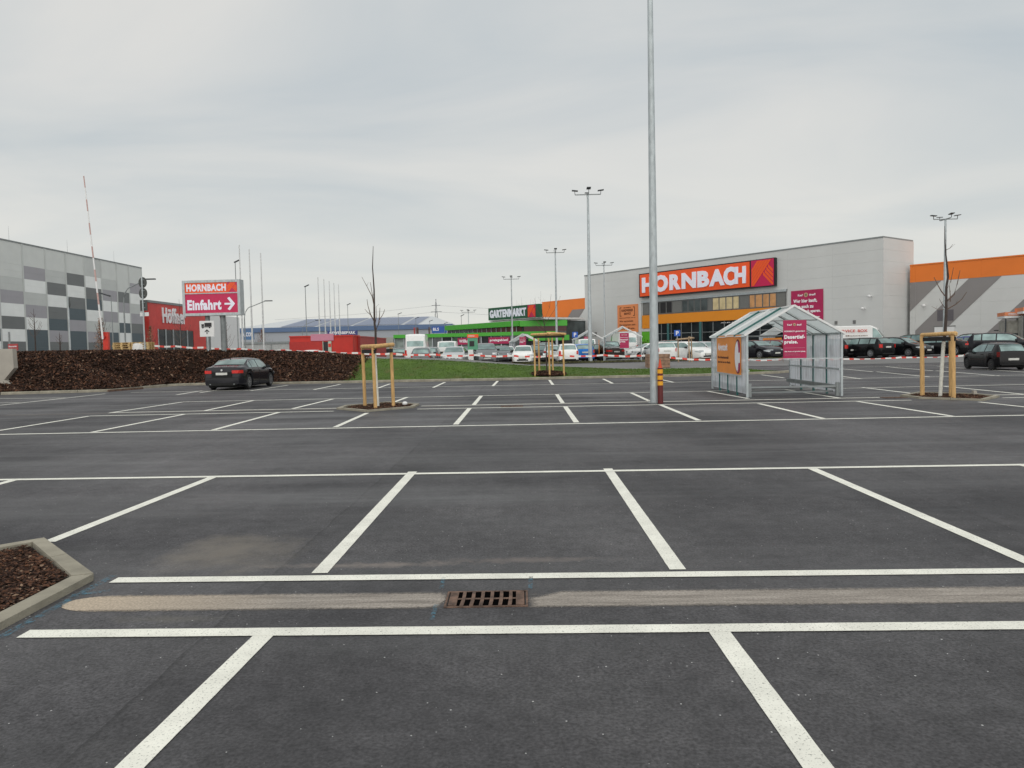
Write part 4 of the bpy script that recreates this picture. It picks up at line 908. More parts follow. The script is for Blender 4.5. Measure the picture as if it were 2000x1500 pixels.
# ------------------------------------------------------------------ trolley shelters
def shelter(name, label, x, y, rz, z=None, w=2.84, d=4.9, he=1.92, hr=2.73, detail=True, sc=1.0):
    o = root(name, label, 'trolley shelter', (x, y, H(x, y) if z is None else z), rz, 'gabled trolley shelters'); o.scale = (sc,) * 3
    h = w / 2; yb = d
    nb = 4 if detail else 2
    # side walls: panes between posts
    for s in (-1, 1):
        for i in range(nb + 1):
            yy = yb * i / nb
            MB().box(s * h - .03, s * h + .03, yy - .03, yy + .03, 0, he).build('post', M_GALV if i in (0, nb) else M_DKP, o)
        for i in range(nb):
            MB().box(s * h - .006, s * h + .006, yb * i / nb + .035, yb * (i + 1) / nb - .035, .10, he - .04).build('wall_pane', M_POLY, o)
        MB().beam((s * h, 0, he), (s * h, yb, he), .06, .07).build('eave_beam', M_GALV, o)
        MB().beam((s * (h - .05), 0, .82), (s * (h - .05), yb, .82), .04, .05).build('wall_rail', M_GALV, o)
        MB().beam((s * (h - .09), .1, .27), (s * (h - .09), yb, .27), .10, .13).build('bumper_rail', M_GALVD, o)
        MB().box(s * (h - .09) - .05, s * (h - .09) + .05, .05, .15, 0, .42).build('rail_foot', M_GALVD, o)
        # roof panes and ribs
        for i in range(nb):
            a, b = yb * i / nb + .03 - (.06 if i == 0 else 0), yb * (i + 1) / nb - .03
            up = .018 if i % 2 else .0
            MB().add([(s * (h + .09), a, he - .04 + up), (s * (h + .09), b, he - .04 + up), (0, b, hr + .02 + up), (0, a, hr + .02 + up),
                      (s * (h + .09), a, he - .055 + up), (s * (h + .09), b, he - .055 + up), (0, b, hr + .0 + up), (0, a, hr + .0 + up)],
                     [(0, 1, 2, 3), (7, 6, 5, 4), (0, 4, 5, 1), (2, 6, 7, 3), (0, 3, 7, 4), (1, 5, 6, 2)]).build('roof_pane', M_ROOFP, o)
        for i in range(nb + 1):
            yy = yb * i / nb - (.02 if i == 0 else 0)
            m = (M_WHITE, M_DKP)[i % 2]
            MB().beam((s * (h + .09), yy, he - .02), (0, yy, hr + .05), .07, .06).build('roof_rib', m if detail else M_WHITE, o)
    MB().beam((0, -.03, hr + .05), (0, yb, hr + .05), .08, .05).build('ridge_beam', M_WHITE, o)
    for yy in (0, yb):
        MB().beam((-h * .47, yy, he + .41), (h * .47, yy, he + .41), .035, .04).build('tie_bar', M_GALVD, o)
        for s in (-1, 1): MB().beam((s * h * .47, yy, he + .41), (s * h * .47, yy + (.6 if yy == 0 else -.6), he + .41), .03, .03).build('brace', M_GALVD, o)
    if detail:
        for i in (1, 2, 3):
            yy = yb * i / nb
            for s in (-1, 1): MB().beam((0, yy, hr - .03), (s * (h - .02), yy, he - .05), .03, .03).build('rafter', M_GALVD, o)
            MB().beam((-h, yy, he - .03), (h, yy, he - .03), .025, .03).build('cross_bar', M_GALVD, o)
    MB().beam((-h, -.02, 1.16), (h, -.02, 1.16), .035, .035).build('front_rail', M_GALV, o)
    MB().beam((-h + .1, .10, .30), (h - .1, .10, .30), .05, .05).build('floor_rail', M_GALVD, o)
    MB().beam((-h + .1, .45, .12), (h - .1, .45, .12), .05, .05).build('floor_rail', M_GALVD, o)
    return o
M_DKP = mat('dark_green_profile', (.02, .12, .11), .4)
def emblem(x, z, r, y, parent):
    e = MB().lathe([(r, 0), (r, -.012)], c=(x, y, z), axis='y', n=20).build('emblem', mat('emblem_sand', (.55, .38, .24), .6), parent)
    MB().lathe([(r * .6, -.012), (r * .6, -.018)], c=(x, y, z), axis='y', n=16).build('emblem_core', mat('emblem_olive', (.22, .19, .10), .6), e)
SX, SY = 8.145, 23.30
sh = shelter('trolley_shelter', 'large gabled trolley shelter with orange side poster beside the big lamp post', SX, SY, R(-1.5), 0)
def magenta_poster(name, label, x, y, z, w, h, rz=0.0, full=True):
    p = root(name, label, 'poster', (x, y, z), rz, None)
    MB().box(0, w, -.012, .012, 0, h).build('sheet', M_MAG, p)
    MB().box(-.012, w + .012, -.02, .02, -.03, 0).build('lower_rail', M_GALV, p)
    T = lambda s, a, b, c, d, m=M_PRINTW, bold=.03: text(s, a * w, b * w, c * h, d * h, -.014, m, p, bold, .004)
    T('Kauf', .17, .37, .86, .905); T('drauf!', .58, .78, .855, .905); emblem(.475 * w, .883 * h, .06 * w, -.013, p)
    T('HORNBACH', .04, .48, .69, .73); T('garantiert', .52, .93, .68, .73); T('Dauertief-', .04, .93, .51, .615, bold=.05); T('preise.', .04, .62, .36, .475, bold=.05)
    MB().box(.05 * w, .93 * w, -.016, -.012, .268 * h, .276 * h).build('rule', M_PRINTP, p)
    if full:
        T('Alles. Immer und garantiert günstig.', .04, .95, .155, .195); T('Alle Dauertiefpreise finden Sie im Markt', .04, .62, .10, .12, M_PRINTP, .01); T('und unter allen Artikeln mit Preisgarantie.', .04, .72, .07, .09, M_PRINTP, .01)
    return p
magenta_poster('hanging_poster', 'magenta poster with white lettering hanging in the front of the large trolley shelter', 7.80, 23.26, 1.18, .70, 1.155)
# orange poster on the outer left wall (faces -x)
op = root('wall_poster', 'orange poster with a round white logo on the left wall of the large trolley shelter', 'poster', (6.70 + .09, 27.2, .67), R(-91.5), None)
ow, oh = 3.3, 1.26
MB().box(0, ow, -.02, .0, 0, oh).build('sheet', M_ORPOST, op)
MB().box(-.02, ow + .02, -.035, .0, -.05, 0).build('lower_rail', M_GALV, op)
text('Adventszeit', .05 * ow, .48 * ow, .60 * oh, .80 * oh, -.022, M_PRINTW, op, .03, .004)
text('Die Adventsauswahl', .05 * ow, .52 * ow, .385 * oh, .455 * oh, -.022, M_PRINTB, op, .03, .004)
text('jetzt bei uns im Markt', .05 * ow, .60 * ow, .245 * oh, .32 * oh, -.022, M_PRINTB, op, .03, .004)
c0 = (.90 * ow, .46 * oh); rr_ = .50
el = [(c0[0] + .40 * math.cos(t), c0[1] + .55 * math.sin(t)) for t in np.linspace(0, 2 * math.pi, 33)[:-1]]
clipx = lambda p: (min(p[0], ow - .03), max(.015, p[1]))
MB().add([(clipx(p)[0], -.024, clipx(p)[1]) for p in el], [tuple(range(32))]).build('dark_ring', mat('deep_red_print', (.10, .006, .02), .6), op)
el2 = [(c0[0] + .01 + .365 * math.cos(t), c0[1] - .01 + .50 * math.sin(t)) for t in np.linspace(0, 2 * math.pi, 33)[:-1]]
MB().add([(clipx(p)[0], -.027, clipx(p)[1]) for p in el2], [tuple(range(32))]).build('magenta_disc', M_MAG, op)
rg = random.Random(4)
wh = [(c0[0] + .36 * math.cos(t), c0[1] + .49 * math.sin(t)) for t in np.linspace(math.pi * .52, math.pi * 1.48, 15)]
jag = [(c0[0] - .02 + .13 * math.cos(t) + rg.uniform(-.015, .015), c0[1] + .46 * math.sin(t)) for t in np.linspace(-math.pi * .48, math.pi * .48, 16)]
wp = [clipx(p) for p in wh + jag]
MB().add([(p[0], -.030, p[1]) for p in wp], [tuple(range(len(wp)))]).build('white_saw_blade', M_PRINTW, op)
MB().box(ow - .20, ow - .03, -.034, -.030, .30 * oh, .56 * oh).build('white_bar', M_PRINTW, op)
# smaller shelters on the store car park
s2 = shelter('trolley_shelter', 'small gabled shelter with magenta poster on the far lot right of the white car', 7.655, 61.0, R(-8), d=5.0, w=3.0, detail=False, he=1.95, hr=2.75)
magenta_poster('hanging_poster', 'magenta poster hanging in the small shelter left of the big lamp post', 7.438, 60.9, 1.45, .72, 1.2, full=False)
w2 = root('wall_poster', 'small orange poster on the left wall of the far gabled shelter', 'poster', (6.087 - .05, 63.4, 1.05), R(-96))
MB().box(0, 2.2, -.03, 0, 0, 1.1).build('sheet', M_ORPOST, w2); text('Advent', .2, 1.4, .6, .85, -.035, M_PRINTW, w2, .03, .004)
s3 = shelter('trolley_shelter', 'small gabled shelter behind the white hatchback under the green roof', -0.484, 84.0, R(-6), d=5.0, w=2.9, detail=False)
magenta_poster('hanging_poster', 'tiny magenta poster in the gable of the shelter behind the white hatchback', -0.822, 83.8, 1.75, .72, 1.1, full=False)
s4 = shelter('trolley_shelter', 'pale gabled shelter behind the blue parking sign', 7.342, 92.0, R(-8), d=5.0, w=3.6, he=2.1, hr=3.1, detail=False)
magenta_poster('hanging_poster', 'magenta poster in the pale shelter behind the blue parking sign', 6.894, 91.8, 1.9, .9, .9, full=False)
s5 = shelter('trolley_shelter', 'far gabled shelter seen through the large trolley shelter', 25.229, 78.0, R(-35), d=5.0, w=3.0, detail=False)
w5 = root('wall_poster', 'small orange poster on the far shelter seen through the large one', 'poster', (24.314 - .1, 78.3, 1.2), R(-60))
MB().box(0, 2.4, -.03, 0, 0, .9).build('sheet', M_ORPOST, w5)

# ------------------------------------------------------------------ lamp posts
def lamp(label, x, y, h, r0, r1, z=None, heads=4, rz=0.0):
    o = root('lamp_post', label, 'lamp post', (x, y, H(x, y) if z is None else z), rz, 'lamp posts')
    MB().tube([(0, 0, 0), (0, 0, h * .5), (0, 0, h)], [r0, (r0 + r1) / 2, r1], 16).build('pole', M_GALV, o, True)
    MB().beam((-1.0, 0, h), (1.0, 0, h), .07, .07).build('crossarm', M_GALVD, o)
    MB().beam((0, -.8, h), (0, .8, h), .07, .07).build('crossarm', M_GALVD, o)
    for hx, hy in ((-1.0, 0), (1.0, 0), (0, -.9), (0, .9)):
        a = math.atan2(hy, hx); p = MB()
        p.beam((hx, hy, h), (hx * 1.02, hy * 1.02, h + .26), .04, .04)
        dx, dy = math.cos(a), math.sin(a)
        p.add([(hx + dx * u - dy * v, hy + dy * u + dx * v, h + .25 + .12 * (u + .25) + t) for u in (-.22, .24) for v in (-.16, .16) for t in (0, .06)],
              [(0, 1, 3, 2), (4, 6, 7, 5), (0, 4, 5, 1), (2, 3, 7, 6), (0, 2, 6, 4), (1, 5, 7, 3)])
        p.build('floodlight', M_DMETAL, o)
    return o
px_, py_ = (3.656, 21.895)
lp = lamp('tall galvanised lamp post rising out of the top of the photo', px_, py_, 14.5, .135, .06, 0)
MB().lathe([(.20, -.01), (.20, .02), (.135, .03)], n=16).build('base_plate', M_GALVD, lp)
lamp('tall lamp post with four floodlights left of the grey store front', 4.990, 60.0, 13.1, .17, .08)
lamp('lamp post with four floodlights in front of the orange cladding', 3.390, 86.0, 11.85, .15, .07)
lamp('thin lamp post with floodlights crossing the garden centre sign', -1.892, 100.0, 10.25, .13, .06)
lamp('thin lamp post with floodlights before the left end of the store wall', 9.856, 96.0, 11.35, .13, .06)
lamp('lamp post with four floodlights behind the right staked tree', 35.923, 66.0, 11.45, .17, .08)
lamp('small lamp post with floodlights before the green roof edge', -9.013, 118.0, 6.9, .10, .05)
# impact posts around the big lamp
M_POST = mat('dark_red_post', (.115, .012, .012), .45); M_AMB = mat('amber_band', (.78, .36, .015), .45)
def guard(x, y, label, cone):
    o = root('guard_post', label, 'guard post', (x, y, 0), 0, 'dark red guard posts')
    MB().lathe([(.078, 0), (.078, 1.02)], n=16).build('post', M_POST, o, True)
    for z in (.52, .68, .86): MB().lathe([(.080, z), (.080, z + .115)], n=16).build('reflective_band', M_AMB, o, True)
    if cone: MB().lathe([(.078, 1.02), (.055, 1.03), (.04, 1.14), (.012, 1.27)], n=12).build('cone_tip', mat('orange_red_plastic', (.62, .07, .02), .5), o, True)
gx, gy = (3.778, 21.664)
guard(gx, gy, 'dark red guard post with amber bands right of the big lamp post', True)
gx, gy = (3.781, 22.915)
guard(gx, gy, 'dark red guard post with amber bands mostly hidden behind the big lamp post', True)

# ------------------------------------------------------------------ road signs, barrier, poles at left
def pole(mb, x, y, z0, z1, r=.04, n=10): return mb.tube([(x, y, z0), (x, y, z1)], r, n)
sx, sy = -19.326, 46.0
sg = root('entrance_sign', 'large grey-framed sign with HORNBACH Einfahrt and an arrow on two posts', 'sign', (-21.02, 46.2, 0), R(-2.5))
w_, z0_, z1_ = 3.62, 4.02, 6.18
MB().tube([(2.32, .35, 1.5), (2.32, .35, 4.2)], .16, 12).build('post', M_GALVD, sg, True); MB().tube([(1.35, .35, 1.5), (1.35, .35, 4.2)], .14, 12).build('post', M_GALVD, sg, True)
for nm, b in (('frame', (0, w_, z1_ - .15, z1_)), ('frame', (0, w_, z0_, z0_ + .16)), ('frame', (0, .16, z0_ + .16, z1_ - .15)), ('frame', (w_ - .16, w_, z0_ + .16, z1_ - .15))):
    MB().box(b[0], b[1], -.04, .55, b[2], b[3]).build(nm, M_GALV, sg)
MB().box(.16, w_ - .16, .1, .5, z0_ + .16, z1_ - .15).build('back_box', M_GALVD, sg)
MB().box(.16, w_ - .16, .0, .1, z1_ - .15 - .62, z1_ - .15).build('orange_panel', M_ORSIGN, sg)
MB().box(.16, w_ - .16, .0, .1, z0_ + .16, z1_ - .15 - .68).build('magenta_panel', M_MAGSIGN, sg)
MB().box(.16, w_ - .16, -.03, .1, z1_ - .15 - .68, z1_ - .15 - .62).build('divider', M_GALV, sg)
text('HORNBACH', .26, w_ - .88, z1_ - .68, z1_ - .24, -.002, M_WPAINT, sg, .045)
def logo(x0, z0, s, y, parent, thick=.012, bg=M_MAGSIGN):
    lg = MB().box(x0, x0 + s, y, y + .02, z0, z0 + s).build('logo_square', bg, parent)
    def stripe(poly): MB().add([(x0 + s * a, y - thick, z0 + s * b) for a, b in poly], [tuple(range(len(poly)))]).build('logo_stripe', M_ORSIGN, lg)
    for i in range(5):
        o_ = -.62 + i * .155; w__ = .115; pts = []
        a = (max(.02, 0.02 - 0), 0)
        # 45 degree-ish bar rising to the right: z = 1.35 * x - o
        f = lambda x, c: 1.25 * x - c
        lo, hi = o_, o_ + w__ * 1.25
        cl = lambda x, c: (x, min(.97, max(.03, f(x, c))))
        xs_ = np.linspace(.03, .97, 40); up = [(x, f(x, lo)) for x in xs_]; dn = [(x, f(x, hi)) for x in xs_]
        poly = [(x, min(.97, z)) for x, z in up if z > .03 and f(x, hi) < .97]
        poly2 = [(x, max(.03, z)) for x, z in dn if z < .97 and f(x, lo) > .03][::-1]
        if len(poly) > 1 and len(poly2) > 1: stripe(poly + poly2)
    for i in range(4):
        c = .66 + i * .165 - .04
        seg = []
        xs_ = np.linspace(.03, .97, 60)
        top = [(x, c + .46 - 1.0 * x) for x in xs_]; th = .125
        keep = [(x, z) for x, z in top if z < 1.25 * x - .02 - .10 and z > .03 + 0 and z < .97]
        if len(keep) > 1:
            low = [(x, max(.03, z - th)) for x, z in keep][::-1]; stripe(keep + low)
logo(w_ - .80, z1_ - .77, .62, -.002, sg, .008)
text('Einfahrt', .28, 2.42, z0_ + .34, z0_ + .98, -.002, M_WPAINT, sg, .05)
ar = [(2.62, .62), (3.02, .62), (2.80, .92), (2.94, 1.0), (3.28, .56), (2.94, .12 + .02), (2.80, .22), (3.02, .50), (2.62, .50)]
MB().add([(a, -.012, z0_ + .16 + b * .95) for a, b in ar], [(0, 1, 7, 8), (1, 2, 3, 4), (1, 4, 7), (4, 5, 6, 7)]).build('arrow', M_WPAINT, sg)
# white lorry sign
ls = root('lorry_sign', 'square white sign with a black lorry above an upward arrow', 'sign', (-19.261, 45.4, 3.198), R(-4)); ls.scale = (1.08,) * 3
rp = [(.40 * math.copysign(1, a), .43 * math.copysign(1, b)) for a, b in ((1, 1), (-1, 1), (-1, -1), (1, -1))]
MB().box(-.42, .42, 0, .03, -.44, .44).build('plate', M_WHITE, ls)
mb = MB(); mb.box(-.13, .28, -.006, 0, .12, .33).box(-.31, -.16, -.006, 0, .12, .26).box(-.31, .28, -.006, 0, .08, .11)
mb.build('lorry_pictogram', M_BLACK, ls)
for wx in (-.23, .16): MB().lathe([(.045, 0), (.045, -.008)], c=(wx, 0, .065), axis='y', n=12).build('lorry_wheel', M_BLACK, ls)
MB().add([(a, -.006, b) for a, b in ((-.025, -.30), (.025, -.30), (.025, -.12), (.11, -.20), (.14, -.16), (0, -.03), (-.14, -.16), (-.11, -.20), (-.025, -.12))], [(0, 1, 2, 8), (8, 2, 3, 4, 5, 6, 7)]).build('arrow_pictogram', M_BLACK, ls)
pole(MB(), 0, .06, -3.0 + 1.0, .4, .035).build('post', M_GALV, ls)
# pole with two round signs seen from behind
rs = root('road_sign_pole', 'road sign pole seen from behind with two round signs and a long plate', 'road sign', (-23.848, 47.0, 1.6), R(-20)); rs.scale = (1.12,) * 3
MB().tube([(-.06, 0, 0), (-.06, 0, 4.45)], .04, 10).build('post', M_GALV, rs, True)
for z in (4.12, 3.52): MB().lathe([(.30, .05), (.30, .075)], c=(-.08, 0, z), axis='y', n=24).build('round_sign', M_GRS if False else mat('sign_back', (.075, .08, .075), .5), rs, True); 
MB().box(-.33, .20, .05, .07, 2.55, 3.15).build('sign_plate', mat('sign_back', (.075, .08, .075), .5), rs)
MB().box(-.37, .27, .05, .07, 2.25, 2.46).build('white_plate', M_WHITE, rs)
for z in (4.25, 4.0, 3.65, 3.4, 3.0, 2.7): MB().box(-.17, .04, .03, .05, z, z + .03).build('clamp', M_GALV, rs)
r2_ = root('road_sign_pole', 'single round road sign seen edge-on before the chequered building', 'road sign', (-30.439, 50.0, 1.8), R(-50))
MB().tube([(0, 0, 0), (0, 0, 3.9)], .04, 10).build('post', M_GALV, r2_, True)
MB().lathe([(.34, .05), (.34, .075)], c=(0, 0, 3.48), axis='y', n=24).build('round_sign', mat('sign_back', (.075, .08, .075), .5), r2_, True)
yld = root('yield_sign', 'small triangular sign seen from behind under the entrance sign', 'road sign', (-19.409, 48.0, 1.6), R(-30)); yld.scale = (1.12,) * 3
MB().tube([(0, 0, 0), (0, 0, 3.3)], .035, 8).build('post', M_GALV, yld, True)
MB().add([(-.28, -.04, 2.65), (.28, -.04, 2.65), (0, -.04, 2.1), (-.28, -.02, 2.65), (.28, -.02, 2.65), (0, -.02, 2.1)], [(0, 1, 2), (5, 4, 3), (0, 3, 4, 1), (1, 4, 5, 2), (2, 5, 3, 0)]).build('triangle', M_WHITE, yld)
for s in ((-.28, 2.65, .28, 2.65), (.28, 2.65, 0, 2.1), (0, 2.1, -.28, 2.65)): MB().beam((s[0], -.05, s[1]), (s[2], -.05, s[3]), .02, .05).build('red_edge', M_RED, yld)
# raised barrier
br = root('road_barrier', 'raised red and white barrier boom on a red cabinet', 'barrier', (-29.108, 52.0, 1.75), R(8))
MB().box(-.17, .17, -.15, .15, 0, 1.5).build('cabinet', M_RED, br); MB().box(-.18, .18, -.17, .17, 1.5, 1.58).build('cabinet_lid', M_RED, br)
MB().lathe([(.13, -.3), (.13, -.2)], c=(-.12, 0, 1.25), axis='y', n=14).build('boom_hub', M_REDD, br)
a = Vector((-.12, -.28, 1.1)); b = Vector((-.86, -.28, 12.2)); nseg = 14
for i in range(nseg):
    p, q = a + (b - a) * i / nseg, a + (b - a) * (i + 1) / nseg
    MB().beam(p, q, .05, .11 - .055 * i / nseg).build('boom_segment', M_WHITE if i % 2 == 0 or i < 3 else mat('boom_red', (.52, .34, .31), .5), br)
# concrete retaining wall at the left edge
cw = [(-60, 0.0), (-24.2, 0.0), (-25.225, 36.000, 0.635)[::2], (-24.720, 36.000, 1.192)[::2], (-24.745, 36.000, 2.129)[::2], (-60, 2.02)]
mb = MB(); vs = [(x, 36.0, z) for x, z in cw] + [(x, 36.3, z) for x, z in cw]; n = len(cw)
mb.add(vs, [tuple(range(n)), tuple(range(n, 2 * n))[::-1]] + [(i, n + i, n + (i + 1) % n, (i + 1) % n) for i in range(n)])
rw = mb.build('retaining_wall', M_CONC); fix_normals(rw.data); tag(rw, 'pale concrete retaining wall with chamfered end at the left photo edge', 'wall')
# street lamps with curved arms
def street_lamp(label, x, y, h, arm, z=.4, rz=0.0, r=.07, flat=False):
    o = root('street_lamp', label, 'street lamp', (x, y, z), rz, 'street lamps')
    if not flat:
        pth = [(0, 0, 0), (0, 0, h * .72)] + [(arm * .36 * (1 - math.cos(t)), 0, h * .72 + h * .20 * math.sin(t)) for t in np.linspace(.2, math.pi / 2, 7)] + [(arm, 0, h)]
        MB().tube(pth, [r, r * .8] + [r * .6] * 8, 8).build('pole', M_GALVD, o, True)
        MB().box(arm, arm + .75, -.14, .14, h - .03, h + .06).build('lamp_head', M_DMETAL, o)
    else:
        MB().tube([(0, 0, 0), (0, 0, h)], [r, r * .6], 8).build('pole', M_GALVD, o, True)
        MB().beam((-.1, 0, h - .05), (arm, 0, h + .22), .26, .10).build('lamp_head', M_DMETAL, o)
    return o
street_lamp('street lamp with curved arm before the chequered building', -33.124, 62.0, 7.3, 1.95, .6)
street_lamp('street lamp with curved arm behind the white flagpoles', -29.135, 78.0, 6.6, 2.2, .4)
street_lamp('small curved street lamp left of the five flagpoles', -31.180, 105.0, 5.6, 1.9, .4, r=.05)
for (px, Y, h, lb) in ((463, 84, 11.4, 'straight street lamp behind the entrance sign'), (599, 100, 9.9, 'straight street lamp left of the five flagpoles'), (681, 125, 8.9, 'straight street lamp right of the five flagpoles'),
                    (780, 150, 8.4, 'first small street lamp before the solar roof hall'), (814, 158, 7.8, 'second small street lamp before the solar roof hall'), (841, 165, 7.4, 'street lamp before the red banner'), (870, 170, 7.0, 'street lamp before the blue banner'), (903, 128, 6.8, 'tiny street lamp at the green roof end')):
    street_lamp(lb, np.interp(0, [0], [0]) + (px - 1030) / 1480 * Y, Y, h, .5 if Y < 140 else .7, .4, 0, .07 if Y < 110 else .06, True)
street_lamp('small square-armed path lamp before the chequered building', -33.048, 60.0, 5.3, -.9, 1.2, 0, .05, True)
# flagpoles
M_FLAG = mat('white_flagpole', (.62, .63, .62), .5)
for i, (px, Y, zt) in enumerate(((474, 76, 12.547), (493, 79, 12.472), (515, 82, 12.465))):
    x = -28.648 if i == 0 else (-28.752 if i == 1 else -28.609)
    mb = MB().tube([(0, 0, 0), (0, 0, zt - .4)], [.11, .05], 10)
    o = mb.build('flagpole', M_FLAG, None, True); o.location = (x, Y, .4)
    tag(o, ('leftmost', 'middle', 'rightmost')[i] + ' of the three tall white flagpoles beside the entrance sign', 'flagpole', 'tall flagpoles by the entrance')
for i, (px, py, Y) in enumerate(((624.5, 541, 104), (636, 545, 107), (646.5, 549.6, 110), (655.5, 553, 113), (664.5, 556.5, 116))):
    zt = 1.68 + (686.3 - py) * Y / 1480
    o = MB().tube([(0, 0, 0), (0, 0, zt - .4)], [.11, .05], 8).build('flagpole', M_FLAG, None, True); o.location = ((px - 1030) / 1480 * Y, Y, .4)
    tag(o, ('first', 'second', 'third', 'fourth', 'fifth')[i] + ' from the left of the five white flagpoles behind the red containers', 'flagpole', 'five flagpoles behind the red containers')

# ------------------------------------------------------------------ barrier tape
TP = [((-28.243), 53, 2.475), ((-26.637), 53, 2.369), ((-24.705), 53, 2.257), ((-22.703), 53, 2.132), ((-20.160), 53, 1.982),
      ((-16.897), 53, 1.825), ((-14.364), 53, 1.682), ((-11.837), 53, 1.522), ((-9.494), 53, 1.438), ((-6.615), 53, 1.307), ((-3.564), 53, 1.208),
      ((-1.057), 53, 1.102), ((2.160), 53, 1.072), ((5.370), 53, 1.023), ((8.131), 52, 0.959), ((9.107), 52, 0.887),
      ((10.500), 52, 0.701), ((12.656), 52, 0.586), ((15.482), 53, 0.494), ((17.778), 53, 0.518), ((22.063), 54, 0.415),
      ((26.602), 54.5, 0.405), ((31.497), 55, 0.445)]
mb = MB(); acc = 0.0; per = .78; red = .34
for (x0, y0, z0), (x1, y1, z1) in zip(TP[:-1], TP[1:]):
    L_ = math.dist((x0, y0), (x1, y1)); s = 0.0
    P_ = lambda t: (x0 + (x1 - x0) * t, y0 + (y1 - y0) * t, z0 + (z1 - z0) * t - .10 * math.sin(math.pi * t) * min(1, L_ / 4) + .012 * math.sin(acc * 7 + t * L_ * 5))
    while s < L_ - 1e-6:
        ph = (acc + s) % per; nxt = (red - ph) if ph < red else (per - ph); e_ = min(L_, s + max(nxt, .01)); mi = 0 if ph < red - 1e-6 else 1
        p, q = P_(s / L_), P_(e_ / L_); h = .062
        mb.add([(p[0], p[1], p[2] - h), (q[0], q[1], q[2] - h), (q[0], q[1] + .01, q[2] + h), (p[0], p[1] + .01, p[2] + h)], [(0, 1, 2, 3)], mi); s = e_
    acc += L_
tp = mb.build('barrier_tape', [M_TAPER, M_TAPEW]); tag(tp, 'long red and white barrier tape strung across the whole view', 'barrier tape')
for i, j in enumerate((3, 5, 8, 11, 12, 17, 19, 20, 21, 22)):
    x, y, z = TP[j]; zg = H(x, y + .03)
    o = MB().tube([(0, 0, 0), (.0, 0, max(.25, z - zg + .08))], .012, 6).build('tape_rod', mat('rusty_rod', (.22, .12, .08), .7)); o.location = (x, y + .03, zg)
    tag(o, 'thin rusty iron rod holding up the barrier tape ' + ('behind the left signs', 'before the long red container', 'left of the middle staked tree', 'before the grey people carrier', 'before the small white rounded car', 'left of the large trolley shelter', 'behind the magenta hanging poster', 'before the delivery van', 'before the chrome-grilled estate', 'by the black hatchback')[i], 'rod', 'iron rods holding the tape')

# crates and pallets
def crate(label, x, y, w, h, nl, rz=0.0, z=None):
    o = root('wooden_crate', label, 'crate', (x, y, H(x, y) if z is None else z), rz)
    for i in range(nl):
        for s in (-1, 1):
            MB().box(-w / 2, w / 2, s * w * .4 - .012, s * w * .4 + .012, h * i / nl + .01, h * (i + 1) / nl - .012).build('plank', M_CRATE, o)
            MB().box(s * w / 2 - .012, s * w / 2 + .012, -w * .4 + .015, w * .4 - .015, h * i / nl + .01, h * (i + 1) / nl - .012).build('plank', M_CRATE, o)
    MB().box(-w / 2 + .03, w / 2 - .03, -w * .4 + .03, w * .4 - .03, .02, h * .93).build('filling', M_CRATEF, o)
    return o
M_CRATE = mat('brown_crate_wood', (.28, .17, .11), .8, var=.3, scale=5); M_CRATEF = mat('crate_filling', (.16, .10, .07), .9, var=.4, scale=12, bump=.6)
crate('brown wooden crate of planks wrapped with tape behind the big lamp post', 8.213, 48.0, 1.33, .86, 4, .05)
M_PAL = mat('fresh_pallet_wood', (.55, .38, .17), .8, var=.3, scale=8)
def pallet(label, x, y, z, rz=0):
    o = root('wooden_pallet', label, 'pallet', (x, y, z), rz, 'pallets stacked beside the barrier')
    for i in range(5): MB().box(-.6, .6, -.4 + i * .18, -.4 + i * .18 + .12, .115, .137).build('plank', M_PAL, o)
    for yy in (-.35, 0, .33):
        MB().box(-.6, .6, yy - .05, yy + .05, 0, .02).build('runner', M_PAL, o)
        for xx in (-.53, 0, .53): MB().box(xx - .07, xx + .07, yy - .05, yy + .05, .02, .115).build('block', M_PAL, o)
    return o
for i in range(6):
    for j in range(1):
        pallet('wooden pallet, number %s from the ground in the stack beside the red barrier' % ('one', 'two', 'three', 'four', 'five', 'six')[i], -27.318 - .0 + random.uniform(-.03, .03), 51.0, 1.72 + i * .142, random.uniform(-.03, .03))
for i in range(6):
    pallet('wooden pallet, number %s from the ground in the right-hand stack under the tape' % ('one', 'two', 'three', 'four', 'five', 'six')[i], -27.318 + 1.26, 51.0, 1.72 + i * .142, random.uniform(-.03, .03))
bb = root('white_big_bag', 'crumpled white sack beside the pallet stack', 'sack', (-26.229, 51.0, 1.7))
MB().lathe([(.30, 0), (.52, .1), (.55, .45), (.50, .75), (.30, .84), (.02, .86)], n=14).build('sack', M_TAPEW, bb, True)

